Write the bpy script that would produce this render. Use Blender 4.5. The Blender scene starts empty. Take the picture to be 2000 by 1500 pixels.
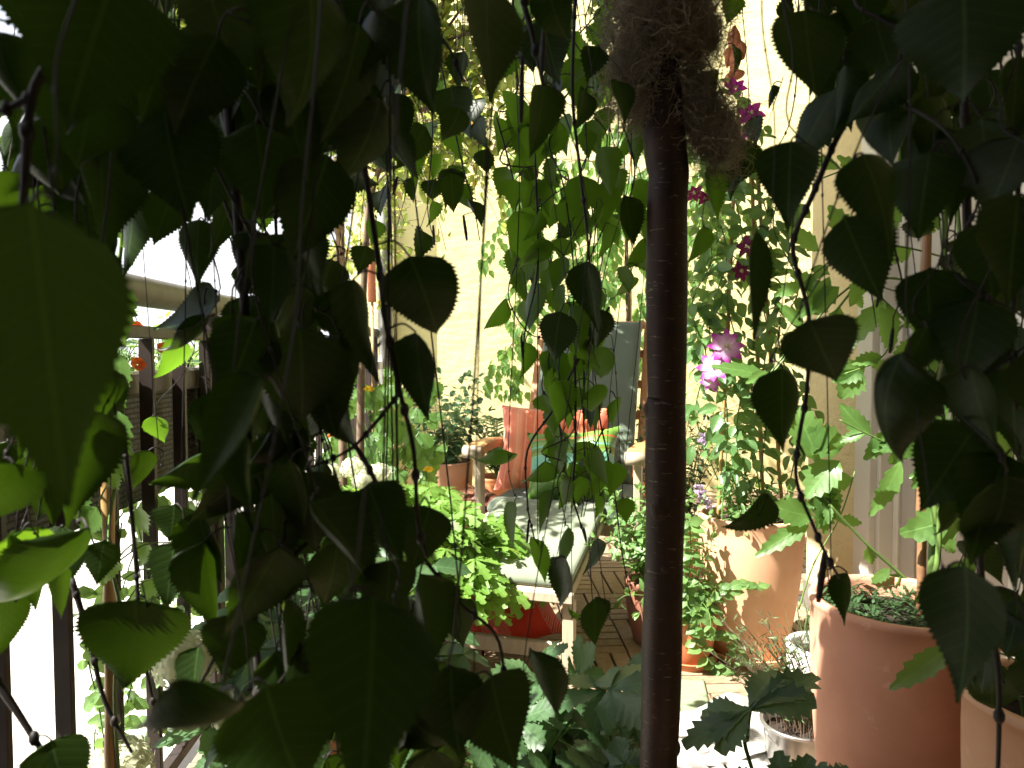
import bpy, math, random
import numpy as np
from mathutils import Vector, Matrix, noise
random.seed(7); np.random.seed(7)
S = bpy.context.scene
COL = S.collection
# ---------------------------------------------------------------- camera
F = 1450.0                      # focal length in photo pixels (2000 wide)
CZ = 1.0                        # eye height above the deck
PITCH = math.atan(65.0/F)
cam = bpy.data.cameras.new('camera'); camo = bpy.data.objects.new('camera', cam); COL.objects.link(camo)
cam.sensor_width = 36; cam.lens = 36*F/2000.0
camo.location = (0, 0, CZ); camo.rotation_euler = (math.pi/2-PITCH, 0, 0)
cam.clip_start = .02; cam.clip_end = 2000
cam.dof.use_dof = True; cam.dof.focus_distance = 1.7; cam.dof.aperture_fstop = 12
S.camera = camo
# ---------------------------------------------------------------- sky + sun
EL = math.radians(52); AZ = math.radians(248)       # azimuth clockwise from +Y
SUN = Vector((math.sin(AZ)*math.cos(EL), math.cos(AZ)*math.cos(EL), math.sin(EL)))
w = bpy.data.worlds.new("World"); S.world = w; w.use_nodes = True
nt = w.node_tree; nt.nodes.clear()
sky = nt.nodes.new('ShaderNodeTexSky'); sky.sky_type = 'NISHITA'; sky.sun_disc = False
sky.sun_elevation = EL; sky.sun_rotation = AZ; sky.dust_density = 2.5
bg = nt.nodes.new('ShaderNodeBackground'); bg.inputs['Strength'].default_value = .06
wo = nt.nodes.new('ShaderNodeOutputWorld')
# white cloud bank added low in the sky to make it burn out
tcw = nt.nodes.new('ShaderNodeTexCoord'); spw = nt.nodes.new('ShaderNodeSeparateXYZ'); nt.links.new(tcw.outputs['Generated'], spw.inputs[0])
nzw = nt.nodes.new('ShaderNodeTexNoise'); nzw.inputs['Scale'].default_value = 2.5; nzw.inputs['Detail'].default_value = 8; nt.links.new(tcw.outputs['Generated'], nzw.inputs['Vector'])
aw = nt.nodes.new('ShaderNodeMath'); aw.operation = 'MULTIPLY_ADD'; nt.links.new(nzw.outputs['Fac'], aw.inputs[0]); aw.inputs[1].default_value = -.7; nt.links.new(spw.outputs[2], aw.inputs[2])
rw = nt.nodes.new('ShaderNodeMapRange'); rw.inputs['From Min'].default_value = -.02; rw.inputs['From Max'].default_value = .12; rw.inputs['To Min'].default_value = 1; rw.inputs['To Max'].default_value = 0; nt.links.new(aw.outputs[0], rw.inputs['Value'])
mw = nt.nodes.new('ShaderNodeMix'); mw.data_type = 'RGBA'; nt.links.new(rw.outputs[0], mw.inputs[0]); nt.links.new(sky.outputs[0], mw.inputs[6]); mw.inputs[7].default_value = (7.0, 7.1, 7.3, 1)
nt.links.new(mw.outputs[2], bg.inputs[0]); nt.links.new(bg.outputs[0], wo.inputs[0])
sl = bpy.data.lights.new('sun', 'SUN'); sl.energy = 5.0; sl.angle = math.radians(.5); sl.color = (1, .95, .86)
so = bpy.data.objects.new('sun', sl); COL.objects.link(so)
so.rotation_euler = SUN.to_track_quat('Z', 'Y').to_euler()
S.view_settings.view_transform = 'Standard'; S.view_settings.look = 'None'
S.view_settings.exposure = 2.15; S.view_settings.gamma = 1
try:
    S.cycles.max_bounces = 8; S.cycles.transparent_max_bounces = 8
except Exception: pass

# ---------------------------------------------------------------- helpers
def P(px, py, d):
    """point at depth d (metres along +Y) seen at photo pixel (px,py)"""
    a = (px-1000)/F; b = (750-py)/F
    cp, sp = math.cos(PITCH), math.sin(PITCH)
    v = Vector((a, cp+b*sp, -sp+b*cp)); v *= d/v.y
    return Vector((0, 0, CZ))+v
def unit(v):
    v = Vector(v); return v.normalized() if v.length > 1e-9 else Vector((0, 0, 1))
U = random.uniform

class MB:
    def __init__(s): s.v = []; s.f = []; s.uv = []; s.r = []; s.sm = []
    def add(s, verts, faces, uvs=None, rnd=None, smooth=True):
        o = len(s.v); s.v.extend([tuple(p) for p in verts])
        rr = random.random() if rnd is None else rnd
        for f in faces:
            s.f.append([i+o for i in f]); s.sm.append(smooth)
            for i in f:
                s.uv.append(uvs[i] if uvs is not None else (0, 0)); s.r.append((rr, 0))
    def build(s, name, mat, parent=None, origin=None):
        me = bpy.data.meshes.new(name)
        vs = s.v
        par = parent
        off = Vector((0, 0, 0))
        if par is not None:
            q = par
            while q is not None:
                off += Vector(q.location); q = q.parent
        if origin is not None: loc = Vector(origin)
        else: loc = off
        vv = [(a-loc.x, b-loc.y, c-loc.z) for a, b, c in vs]
        me.from_pydata(vv, [], s.f)
        u = me.uv_layers.new(name='UVMap'); u.data.foreach_set('uv', [c for p in s.uv for c in p])
        u2 = me.uv_layers.new(name='rnd'); u2.data.foreach_set('uv', [c for p in s.r for c in p])
        me.polygons.foreach_set('use_smooth', s.sm)
        me.materials.append(mat); me.update()
        o = bpy.data.objects.new(name, me); COL.objects.link(o)
        if par is not None: o.parent = par; o.location = loc-off
        else: o.location = loc
        return o
def tag(o, label=None, cat=None, group=None, kind=None):
    if label: o['label'] = label
    if cat: o['category'] = cat
    if group: o['group'] = group
    if kind: o['kind'] = kind
    return o
def empty(name, loc, label=None, cat=None, group=None):
    o = bpy.data.objects.new(name, None); o.empty_display_size = .1; COL.objects.link(o); o.location = loc
    return tag(o, label, cat, group)

def box(mb, c, size, rz=0, axes=None, bev=0, rnd=None):
    sx, sy, sz = [q/2 for q in size]
    if axes is None:
        ax = [Vector((math.cos(rz), math.sin(rz), 0)), Vector((-math.sin(rz), math.cos(rz), 0)), Vector((0, 0, 1))]
    else: ax = [unit(a) for a in axes]
    c = Vector(c); b = min(bev, sx*.9, sy*.9, sz*.9)
    if b <= 0:
        vs = []; 
        for x in (-sx, sx):
            for y in (-sy, sy):
                for z in (-sz, sz): vs.append(c+ax[0]*x+ax[1]*y+ax[2]*z)
        fs = [(0, 1, 3, 2), (4, 6, 7, 5), (0, 4, 5, 1), (2, 3, 7, 6), (0, 2, 6, 4), (1, 5, 7, 3)]
        mb.add(vs, fs, None, rnd, False); return
    vs = []; idx = {}
    for i in (-1, 1):
        for j in (-1, 1):
            for k in (-1, 1):
                for m in range(3):
                    p = [i*sx, j*sy, k*sz]
                    q = [i*(sx-b), j*(sy-b), k*(sz-b)]
                    q[m] = p[m]
                    idx[(i, j, k, m)] = len(vs); vs.append(c+ax[0]*q[0]+ax[1]*q[1]+ax[2]*q[2])
    fs = []
    for m in range(3):
        for s_ in (-1, 1):
            o = [a for a in range(3) if a != m]; ring = []
            for (u, v) in ((-1, -1), (1, -1), (1, 1), (-1, 1)):
                k = [0, 0, 0]; k[m] = s_; k[o[0]] = u; k[o[1]] = v
                ring.append(idx[(k[0], k[1], k[2], m)])
            fs.append(tuple(ring))
    for m in range(3):            # edges
        o = [a for a in range(3) if a != m]
        for u in (-1, 1):
            for v in (-1, 1):
                r = []
                for s_, mm in ((-1, o[0]), (1, o[0]), (1, o[1]), (-1, o[1])):
                    k = [0, 0, 0]; k[m] = s_; k[o[0]] = u; k[o[1]] = v
                    r.append(idx[(k[0], k[1], k[2], mm)])
                fs.append(tuple(r))
    for i in (-1, 1):
        for j in (-1, 1):
            for k in (-1, 1): fs.append(tuple(idx[(i, j, k, m)] for m in range(3)))
    mb.add(vs, fs, None, rnd, False)

def tube(mb, pts, rad, n=6, cap=True, rnd=None):
    pts = [Vector(p) for p in pts]; m = len(pts)
    if not hasattr(rad, '__len__'): rad = [rad]*m
    vs = []; uvs = []; ref = None; L = 0
    for i, p in enumerate(pts):
        t = unit(pts[min(i+1, m-1)]-pts[max(i-1, 0)])
        if ref is None:
            ref = t.orthogonal().normalized()
        ref = unit(ref-t*ref.dot(t)); b = t.cross(ref)
        if i: L += (p-pts[i-1]).length
        for k in range(n):
            a = 2*math.pi*k/n
            vs.append(p+(ref*math.cos(a)+b*math.sin(a))*rad[i]); uvs.append((k/n, L))
    fs = []
    for i in range(m-1):
        for k in range(n):
            k2 = (k+1) % n
            fs.append((i*n+k, i*n+k2, (i+1)*n+k2, (i+1)*n+k))
    if cap:
        fs.append(tuple(range(n-1, -1, -1))); fs.append(tuple((m-1)*n+k for k in range(n)))
    mb.add(vs, fs, uvs, rnd)
def smooth_path(pts, k=5):
    pts = [Vector(p) for p in pts]; out = []
    for i in range(len(pts)-1):
        p0 = pts[max(i-1, 0)]; p1 = pts[i]; p2 = pts[i+1]; p3 = pts[min(i+2, len(pts)-1)]
        for j in range(k):
            t = j/k
            out.append(.5*((2*p1)+(p2-p0)*t+(2*p0-5*p1+4*p2-p3)*t*t+(3*p1-p0-3*p2+p3)*t**3))
    out.append(pts[-1]); return out
def lathe(mb, prof, c, n=40, rnd=None, axes=None):
    c = Vector(c); vs = []; uvs = []
    for j, (r, z) in enumerate(prof):
        for k in range(n):
            a = 2*math.pi*k/n
            vs.append(c+Vector((r*math.cos(a), r*math.sin(a), z))); uvs.append((k/n, z))
    fs = []
    for j in range(len(prof)-1):
        for k in range(n):
            k2 = (k+1) % n
            fs.append((j*n+k, j*n+k2, (j+1)*n+k2, (j+1)*n+k))
    mb.add(vs, fs, uvs, rnd)
def ellipsoid(mb, c, r, axes=None, n=12, m=8, rnd=None):
    c = Vector(c); vs = []
    ax = axes or [Vector((1, 0, 0)), Vector((0, 1, 0)), Vector((0, 0, 1))]
    for j in range(m+1):
        th = math.pi*j/m
        for k in range(n):
            a = 2*math.pi*k/n
            vs.append(c+ax[0]*(r[0]*math.sin(th)*math.cos(a))+ax[1]*(r[1]*math.sin(th)*math.sin(a))+ax[2]*(r[2]*math.cos(th)))
    fs = [(j*n+k, (j+1)*n+k, (j+1)*n+(k+1) % n, j*n+(k+1) % n) for j in range(m) for k in range(n)]
    mb.add(vs, fs, None, rnd)

PROF = {
 'birch': ([0, .03, .09, .2, .32, .45, .58, .7, .8, .9, 1], [0, .42, .80, .99, 1, .88, .68, .46, .28, .11, 0]),
 'ovate': ([0, .08, .25, .42, .6, .78, .9, 1], [0, .48, .92, 1, .86, .55, .28, 0]),
 'lance': ([0, .12, .35, .55, .75, .9, 1], [.04, .45, .95, 1, .72, .32, 0]),
 'round': ([0, .06, .2, .4, .6, .8, .93, 1], [0, .5, .85, 1, 1, .82, .5, 0]),
 'lobe': ([0, .2, .45, .65, .8, .92, 1], [.12, .4, .85, 1, .78, .4, 0]),
 'petal': ([0, .2, .5, .75, .9, 1], [.15, .5, .95, 1, .7, 0]),
}
def leaf(mb, base, d, nrm, L, W, kind='birch', fold=.25, curl=.5, ser=.06, N=13, rnd=None, twist=0, wav=.03):
    d = unit(d); nrm = unit(Vector(nrm)-d*d.dot(Vector(nrm))); s = d.cross(nrm)
    T, H = PROF[kind]
    cols = (-1, -.5, 0, .5, 1) if N < 19 or not ser else (-1, -.86, -.45, 0, .45, .86, 1); nc = len(cols)
    vs = []; uvs = []; base = Vector(base)
    x = 0; z = 0; ph = random.random()*6.3; asym = U(-.06, .06); side = U(-.12, .12)
    pt = 0; warp = U(.84, 1.18) if kind == 'birch' else 1
    for i in range(N):
        t = i/(N-1); dt = (t-pt)*L; a = curl*t
        x += math.cos(a)*dt; z -= math.sin(a)*dt; pt = t
        h = np.interp(t**warp, T, H)*W/2
        tn = math.cos(a)*nrm + math.sin(a)*d
        td = math.cos(a)*d - math.sin(a)*nrm
        tw = twist*t
        ss = s*math.cos(tw)+tn*math.sin(tw); nn = tn*math.cos(tw)-s*math.sin(tw)
        c = base+d*x+nrm*z+s*(side*L*(t*t-t))
        for q in cols:
            hh = h*(1+asym*q); al = 0
            if abs(q) == 1 and ser:
                if i % 2: hh *= 1+ser*U(.4, 2.1); al = min(L*ser*.35, L/N*.9)
                else: hh *= 1-ser
            f_ = fold*abs(q)**1.1
            p = c+ss*(q*hh*math.cos(f_))+nn*(abs(q)*hh*math.sin(f_)+wav*W*math.sin(t*9+ph+q*2)*abs(q))+td*al
            vs.append(p); uvs.append((.5+.5*q*hh/(W/2+1e-9), t))
    fs = [(i*nc+j, i*nc+j+1, (i+1)*nc+j+1, (i+1)*nc+j) for i in range(N-1) for j in range(nc-1)]
    mb.add(vs, fs, uvs, rnd)
def palmate(mb, base, d, nrm, R, lobes=5, spread=2.2, N=9, ser=.18, cup=.2, rnd=None, wl=.55):
    d = unit(d); nrm = unit(Vector(nrm)-d*d.dot(Vector(nrm))); s = d.cross(nrm)
    rr = random.random() if rnd is None else rnd
    for k in range(lobes):
        a = spread*(k/(lobes-1)-.5)*2 if lobes > 1 else 0
        dd = d*math.cos(a)+s*math.sin(a)+nrm*(-cup*U(.3, 1.2))
        leaf(mb, base, dd, nrm, R*(1-.28*abs(a)/spread)*U(.92, 1.06), R*wl, 'lobe', .12, U(.1, .5), ser, N, rr)

# ---------------------------------------------------------------- materials
def nodes(name):
    m = bpy.data.materials.new(name); m.use_nodes = True; t = m.node_tree
    b = t.nodes['Principled BSDF']; return m, t, b
def ramp(t, fac, stops, interp='LINEAR'):
    r = t.nodes.new('ShaderNodeValToRGB'); r.color_ramp.interpolation = interp
    e = r.color_ramp.elements
    while len(e) > 1: e.remove(e[0])
    e[0].position = stops[0][0]; e[0].color = (*stops[0][1], 1)
    for p, c in stops[1:]:
        q = e.new(p); q.color = (*c, 1)
    t.links.new(fac, r.inputs[0]); return r.outputs[0]
def math_(t, op, a, b=None, c=None):
    n = t.nodes.new('ShaderNodeMath'); n.operation = op
    for i, v in enumerate((a, b, c)):
        if v is None: continue
        if isinstance(v, (int, float)): n.inputs[i].default_value = v
        else: t.links.new(v, n.inputs[i])
    return n.outputs[0]
def noise_(t, vec, scale, detail=4, rough=.55):
    n = t.nodes.new('ShaderNodeTexNoise'); n.inputs['Scale'].default_value = scale
    n.inputs['Detail'].default_value = detail; n.inputs['Roughness'].default_value = rough
    if vec is not None: t.links.new(vec, n.inputs['Vector'])
    return n.outputs['Fac']
def coord(t, kind='Object', scale=None):
    c = t.nodes.new('ShaderNodeTexCoord'); o = c.outputs[kind]
    if scale:
        m = t.nodes.new('ShaderNodeMapping'); m.inputs['Scale'].default_value = scale
        t.links.new(o, m.inputs[0]); o = m.outputs[0]
    return o
def bump_(t, b, h, strength=.3, dist=.01):
    n = t.nodes.new('ShaderNodeBump'); n.inputs['Strength'].default_value = strength; n.inputs['Distance'].default_value = dist
    t.links.new(h, n.inputs['Height']); t.links.new(n.outputs[0], b.inputs['Normal'])
def mixc(t, fac, a, b, mode='MIX'):
    n = t.nodes.new('ShaderNodeMix'); n.data_type = 'RGBA'; n.blend_type = mode
    for i, v in ((0, fac), (6, a), (7, b)):
        if isinstance(v, (int, float)): n.inputs[i].default_value = v
        elif isinstance(v, tuple): n.inputs[i].default_value = (*v, 1)
        else: t.links.new(v, n.inputs[i])
    return n.outputs[2]
def M(name, c1, c2=None, scale=6, rough=.6, bump=.0, bscale=60, dist=.004, stretch=None, spec=.4, metal=0):
    m, t, b = nodes(name); co = coord(t, 'Object', stretch)
    c2 = c2 or tuple(x*.75 for x in c1)
    n = noise_(t, co, scale, 6)
    t.links.new(ramp(t, n, [(.3, c1), (.7, c2)]), b.inputs['Base Color'])
    n2 = noise_(t, co, scale*2.7, 3)
    t.links.new(math_(t, 'MULTIPLY_ADD', n2, .25, rough-.12), b.inputs['Roughness'])
    b.inputs['Specular IOR Level'].default_value = spec; b.inputs['Metallic'].default_value = metal
    if bump: bump_(t, b, noise_(t, co, bscale, 5), bump, dist)
    return m
def leafmat(name, c1, c2, tr=None, trans=.45, gloss=.35, veins=7, vcol=1.5, spots=None, bst=.3, inner=None, spec=.45):
    """two-sided leaf: diffuse + translucent + a waxy skin; veins and per-leaf colour differences"""
    m, t, b = nodes(name)
    u = t.nodes.new('ShaderNodeUVMap'); u.uv_map = 'UVMap'
    r = t.nodes.new('ShaderNodeUVMap'); r.uv_map = 'rnd'
    su = t.nodes.new('ShaderNodeSeparateXYZ'); t.links.new(u.outputs[0], su.inputs[0])
    sr = t.nodes.new('ShaderNodeSeparateXYZ'); t.links.new(r.outputs[0], sr.inputs[0])
    stops = [(0, c1), (1, c2)]
    if spots: stops = [(0, c1), (.88, c2), (.93, spots), (1, spots)]
    base = ramp(t, sr.outputs[0], stops)
    co = coord(t); nz = noise_(t, co, 60, 4)
    base = mixc(t, math_(t, 'MULTIPLY', nz, .5), base, tuple(x*.55 for x in c1))
    ax = math_(t, 'ABSOLUTE', math_(t, 'MULTIPLY_ADD', su.outputs[0], 2, -1))
    mid = math_(t, 'LESS_THAN', ax, .035)
    fr = math_(t, 'FRACT', math_(t, 'MULTIPLY', math_(t, 'SUBTRACT', su.outputs[1], math_(t, 'MULTIPLY', ax, .22)), veins))
    tri = math_(t, 'ABSOLUTE', math_(t, 'SUBTRACT', fr, .5))
    vein = math_(t, 'GREATER_THAN', tri, .455)
    v = math_(t, 'MAXIMUM', mid, math_(t, 'MULTIPLY', vein, .55))
    vc = tuple(min(1, x*vcol+.01) for x in c2)
    colr = mixc(t, math_(t, 'MULTIPLY', v, .55), base, vc)
    sp = math_(t, 'MULTIPLY', math_(t, 'GREATER_THAN', noise_(t, co, 140, 2), .70), .7); colr = mixc(t, sp, colr, tuple((c1[0]*2.2, c1[1]*.9, c1[2]))) if not inner else colr
    if inner:
        k = ramp(t, su.outputs[1], [(.15, (1, 1, 1)), (.75, (0, 0, 0))]); colr = mixc(t, k, colr, inner); base = mixc(t, k, base, inner)
    t.links.new(colr, b.inputs['Base Color'])
    b.inputs['Roughness'].default_value = gloss; b.inputs['Specular IOR Level'].default_value = spec
    hb = math_(t, 'SUBTRACT', math_(t, 'MULTIPLY', tri, -1.0), math_(t, 'MULTIPLY', mid, .8))
    bump_(t, b, math_(t, 'ADD', hb, math_(t, 'MULTIPLY', nz, .5)), bst, .0012)
    tl = t.nodes.new('ShaderNodeBsdfTranslucent')
    tr = tr or (min(1, c2[0]*3.2), min(1, c2[1]*2.9), c2[2]*1.2)
    tcol = mixc(t, math_(t, 'MULTIPLY', v, .35), mixc(t, .75, base, tr), tuple(x*.5 for x in tr))
    t.links.new(tcol, tl.inputs[0])
    mx = t.nodes.new('ShaderNodeMixShader'); mx.inputs[0].default_value = trans
    out = t.nodes['Material Output']
    t.links.new(b.outputs[0], mx.inputs[1]); t.links.new(tl.outputs[0], mx.inputs[2]); t.links.new(mx.outputs[0], out.inputs[0])
    return m
BIRCH = leafmat('birch leaf', (.008, .017, .003), (.013, .028, .005), (.09, .19, .006), .13, .42, 9, 2.6, bst=.1, spec=.15)  # shaded copy of the leaf, colour darkened for the foreground
BIRCH_BACKLIT = leafmat('birch leaf backlit tone', (.016, .038, .006), (.028, .065, .010), (.20, .42, .02), .40, .42, 9, bst=.1, spec=.2)  # same leaf, paler and more translucent to imitate backlight from the wall
BIRCH_SUNLIT = leafmat('birch leaf sunlit tone', (.02, .05, .006), (.035, .085, .01), (.26, .50, .02), .45, .42, 9, 2.2, bst=.12, spec=.25)  # same leaf again, sunlight put into a brighter, more translucent colour
BIRCH2 = leafmat('young birch leaf', (.07, .17, .04), (.13, .24, .06), (.30, .55, .10), .42, .42, 6)
FRUITL = leafmat('orchard leaf', (.07, .13, .03), (.16, .22, .04), (.55, .65, .12), .5, .35, 7, spots=(.45, .13, .03))
GER = leafmat('soft bright leaf', (.12, .25, .035), (.20, .36, .07), (.44, .66, .09), .42, .5, 5)
ANEM = leafmat('dull green leaf', (.035, .085, .03), (.07, .14, .055), (.16, .30, .07), .3, .42, 6)
MINT = leafmat('fresh green leaf', (.08, .17, .05), (.16, .29, .09), (.35, .55, .12), .38, .42, 6)
CLEM = leafmat('clematis leaf', (.065, .15, .05), (.12, .24, .08), (.32, .52, .10), .42, .35, 5)
DAHL = leafmat('tall plant leaf', (.07, .16, .04), (.12, .24, .06), (.32, .55, .08), .42, .4, 7)
DARKL = leafmat('dark glossy leaf', (.02, .06, .02), (.04, .10, .03), (.12, .22, .04), .25, .25, 6)
ROUND = leafmat('round shrub leaf', (.05, .11, .055), (.08, .15, .08), (.2, .35, .12), .28, .3, 5)
HEUC = leafmat('reddish leaf', (.16, .06, .045), (.28, .13, .08), (.5, .25, .15), .35, .4, 5)
ROSM = leafmat('needle leaf', (.06, .11, .045), (.12, .18, .08), None, .2, .5, 1)
FARL = leafmat('hedge leaf', (.08, .16, .04), (.15, .24, .06), None, .35, .5, 1)
def petalmat(name, c, c2, tr=.45): return leafmat(name, c, c2, c2, tr, .5, 4, 1.1)
WHITEP = petalmat('cream petal', (.62, .66, .42), (.80, .82, .66))
PURP = petalmat('purple petal', (.30, .012, .26), (.45, .03, .36))
PINKP = leafmat('striped clematis petal', (.32, .02, .28), (.48, .05, .40), (.5, .06, .4), .4, .5, 3, 1.2, inner=(.85, .70, .82))
WINE = petalmat('wine petal', (.10, .004, .03), (.20, .01, .09))
ORANGE = petalmat('orange petal', (.80, .12, .02), (.85, .20, .03))
YELLOW = petalmat('yellow petal', (.85, .60, .02), (.9, .65, .05))
LILAC = petalmat('lilac petal', (.45, .35, .5), (.62, .5, .66))
STEM = M('green stem', (.10, .19, .04), (.07, .13, .03), 20, .5)
TWIG = M('birch twig bark', (.010, .006, .005), (.005, .003, .003), 40, .6, .3, 300, .0006)
BRN = M('brown branch bark', (.16, .11, .07), (.09, .06, .04), 20, .8, .4, 150, .001)
# terracotta, old clay, with lime bloom
def terracotta(name, c1, c2, c3):
    m, t, b = nodes(name); co = coord(t)
    a = ramp(t, noise_(t, co, 7, 6, .6), [(.3, c1), (.65, c2)])
    a = mixc(t, math_(t, 'MULTIPLY', math_(t, 'GREATER_THAN', noise_(t, co, 16, 8, .7), .62), .35), a, c3)
    t.links.new(a, b.inputs['Base Color']); b.inputs['Roughness'].default_value = .72
    bump_(t, b, noise_(t, co, 180, 4), .15, .001); return m
TERRA = terracotta('pale terracotta', (.64, .38, .23), (.57, .31, .18), (.70, .48, .34))
TERRA2 = terracotta('orange terracotta', (.50, .18, .07), (.42, .15, .06), (.55, .30, .18))
TERRA3 = terracotta('rosy terracotta', (.62, .32, .21), (.53, .255, .165), (.70, .47, .36))
CLAY = terracotta('figure clay', (.46, .17, .08), (.40, .14, .07), (.5, .25, .15))
SOIL = M('potting soil', (.035, .022, .014), (.012, .008, .006), 60, .95, .8, 120, .008)
CANE = M('bamboo cane', (.42, .27, .11), (.30, .17, .06), 25, .45, .15, 200, .0006, (1, 1, .2))
TWINE = M('jute twine', (.35, .24, .12), (.22, .15, .08), 120, .9, .6, 500, .001)
# ================================================================ the setting
BA = math.atan(.048); bc, bs = math.cos(BA), math.sin(BA)
def B(x, y, z=0): return Vector((x*bc-y*bs, x*bs+y*bc, z))
def bbox(mb, x0, x1, y0, y1, z0, z1, bev=0):
    box(mb, B((x0+x1)/2, (y0+y1)/2, (z0+z1)/2), (x1-x0, y1-y0, z1-z0), BA, None, bev)
XR = 1.287; YC = 2.81; YB = 5.2; XL = -.68
# ground outside
def mat_paving():
    m, t, b = nodes('pale paving'); co = coord(t, 'Object')
    br = t.nodes.new('ShaderNodeTexBrick'); t.links.new(co, br.inputs['Vector'])
    br.inputs['Scale'].default_value = 1; br.inputs['Brick Width'].default_value = .6; br.inputs['Row Height'].default_value = .6
    br.offset = 0; br.inputs['Mortar Size'].default_value = .006
    br.inputs['Color1'].default_value = (.62, .59, .52, 1); br.inputs['Color2'].default_value = (.56, .54, .48, 1); br.inputs['Mortar'].default_value = (.35, .33, .3, 1)
    c = mixc(t, .25, br.outputs[0], ramp(t, noise_(t, co, 3, 8), [(.3, (.5, .48, .42)), (.7, (.7, .67, .6))]))
    t.links.new(c, b.inputs['Base Color']); b.inputs['Roughness'].default_value = .85
    return m
mb = MB(); mb.add([(-300, -300, -.35), (300, -300, -.35), (300, 300, -.35), (-300, 300, -.35)], [(0, 1, 2, 3)], None, 0, False)
tag(mb.build('ground', mat_paving()), kind='structure')
# wooden deck of click tiles: every slat real
def mat_deck():
    m, t, b = nodes('weathered deck wood')
    r = t.nodes.new('ShaderNodeUVMap'); r.uv_map = 'rnd'; sr = t.nodes.new('ShaderNodeSeparateXYZ'); t.links.new(r.outputs[0], sr.inputs[0])
    co = coord(t)
    base = ramp(t, sr.outputs[0], [(0, (.20, .13, .075)), (.5, (.27, .185, .11)), (1, (.33, .24, .15))])
    g = noise_(t, coord(t, 'Object', (14, 14, 14)), 3, 8, .7)
    c = mixc(t, .55, base, ramp(t, g, [(.3, (.14, .09, .05)), (.65, (.36, .27, .18))]))
    t.links.new(c, b.inputs['Base Color']); b.inputs['Roughness'].default_value = .7
    bump_(t, b, g, .35, .002); return m
mb = MB(); T = .30; random.seed(3)
y = -.9; j = 0
while y < YB-.02:
    x = XL-.02; i = 0
    y1 = min(y+T, YB)
    while x < (XR if y < YC else 2.6):
        x1 = min(x+T, XR if y < YC-.05 else 2.75)
        n = 5
        if x1-x > .02 and y1-y > .02:
            for k in range(n):
                if (i+j) % 2:
                    a0 = x+(x1-x)*k/n+.004; a1 = x+(x1-x)*(k+1)/n-.004
                    bbox(mb, a0, a1, y+.0015, y1-.0015, -.022, U(-.0008, .0008), .002)
                else:
                    a0 = y+(y1-y)*k/n+.004; a1 = y+(y1-y)*(k+1)/n-.004
                    bbox(mb, x+.0015, x1-.0015, a0, a1, -.022, U(-.0008, .0008), .002)
        x += T; i += 1
    y += T; j += 1
tag(mb.build('wooden_deck', mat_deck()), kind='structure')
mb = MB(); bbox(mb, XL-.1, 2.9, -3.2, YB+.0, -.35, -.024)
tag(mb.build('deck_base', M('dark concrete', (.06, .055, .05), (.03, .03, .03), 8, .9, .3)), kind='structure')

# ---- rendered walls
def mat_render(name, c1, c2, big=9, gran=120, st=.55, dist=.012):
    m, t, b = nodes(name); co = coord(t)
    c = ramp(t, noise_(t, co, 2.2, 7, .6), [(.3, c1), (.7, c2)])
    c = mixc(t, math_(t, 'MULTIPLY', math_(t, 'GREATER_THAN', noise_(t, co, 55, 5, .7), .63), .35), c, tuple(x*.7 for x in c1))
    t.links.new(c, b.inputs['Base Color']); b.inputs['Roughness'].default_value = .9; b.inputs['Specular IOR Level'].default_value = .15
    h = math_(t, 'ADD', math_(t, 'MULTIPLY', noise_(t, coord(t, 'Object', (1, 1, 1.9)), big, 6, .62), .8), math_(t, 'MULTIPLY', noise_(t, co, gran, 5, .7), .16))
    bump_(t, b, h, st, dist); return m
WALL = mat_render('pale yellow render', (.71, .63, .30), (.77, .70, .38), 6, 34, .6, .022)
WALL2 = mat_render('coarse cream render', (.62, .51, .28), (.68, .57, .33), 22, 160, .8, .02)
def wallbox(mb, x0, x1, y0, y1, z0, z1): bbox(mb, x0, x1, y0, y1, z0, z1)
WT = 2.75
mb = MB(); bbox(mb, -.86, 2.9, YB, YB+.25, -.3, 5.2)
tag(mb.build('back_wall', WALL), 'pale yellow rough rendered wall behind the lounge chair and the small potted shrubs', 'wall')
root = empty('house_wall', B(XR, YC, 0), 'coarse cream rendered house wall with a door beside the big clay pots', 'wall')
D0, D1 = 1.60, 2.43           # door opening along y, including frame
mb = MB()
bbox(mb, XR, 2.9, D1, YC, -.3, 3.3)
bbox(mb, XR, XR+.3, -3.0, D0, -.3, 3.3)
bbox(mb, XR, XR+.3, D0, D1, 2.25, 3.3)
bbox(mb, XR, XR+.3, D0, D1, -.3, .03)
mb.build('wall', WALL2, root)
mb = MB(); bbox(mb, XR-.012, XR, D1+.0, YC+.002, 0, .11, .003)
mb.build('plinth', M('grey plinth', (.16, .14, .11), (.1, .09, .07), 10, .9, .4, 60, .004), root)
mb = MB()
FRW = M('off white joinery paint', (.62, .59, .53), (.57, .54, .48), 5, .4, .05, 40, .001)
dr = empty('door', Vector((0, 0, 0))); dr.parent = root; dr.location = B(XR, (D0+D1)/2, 0)-B(XR, YC, 0)
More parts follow.
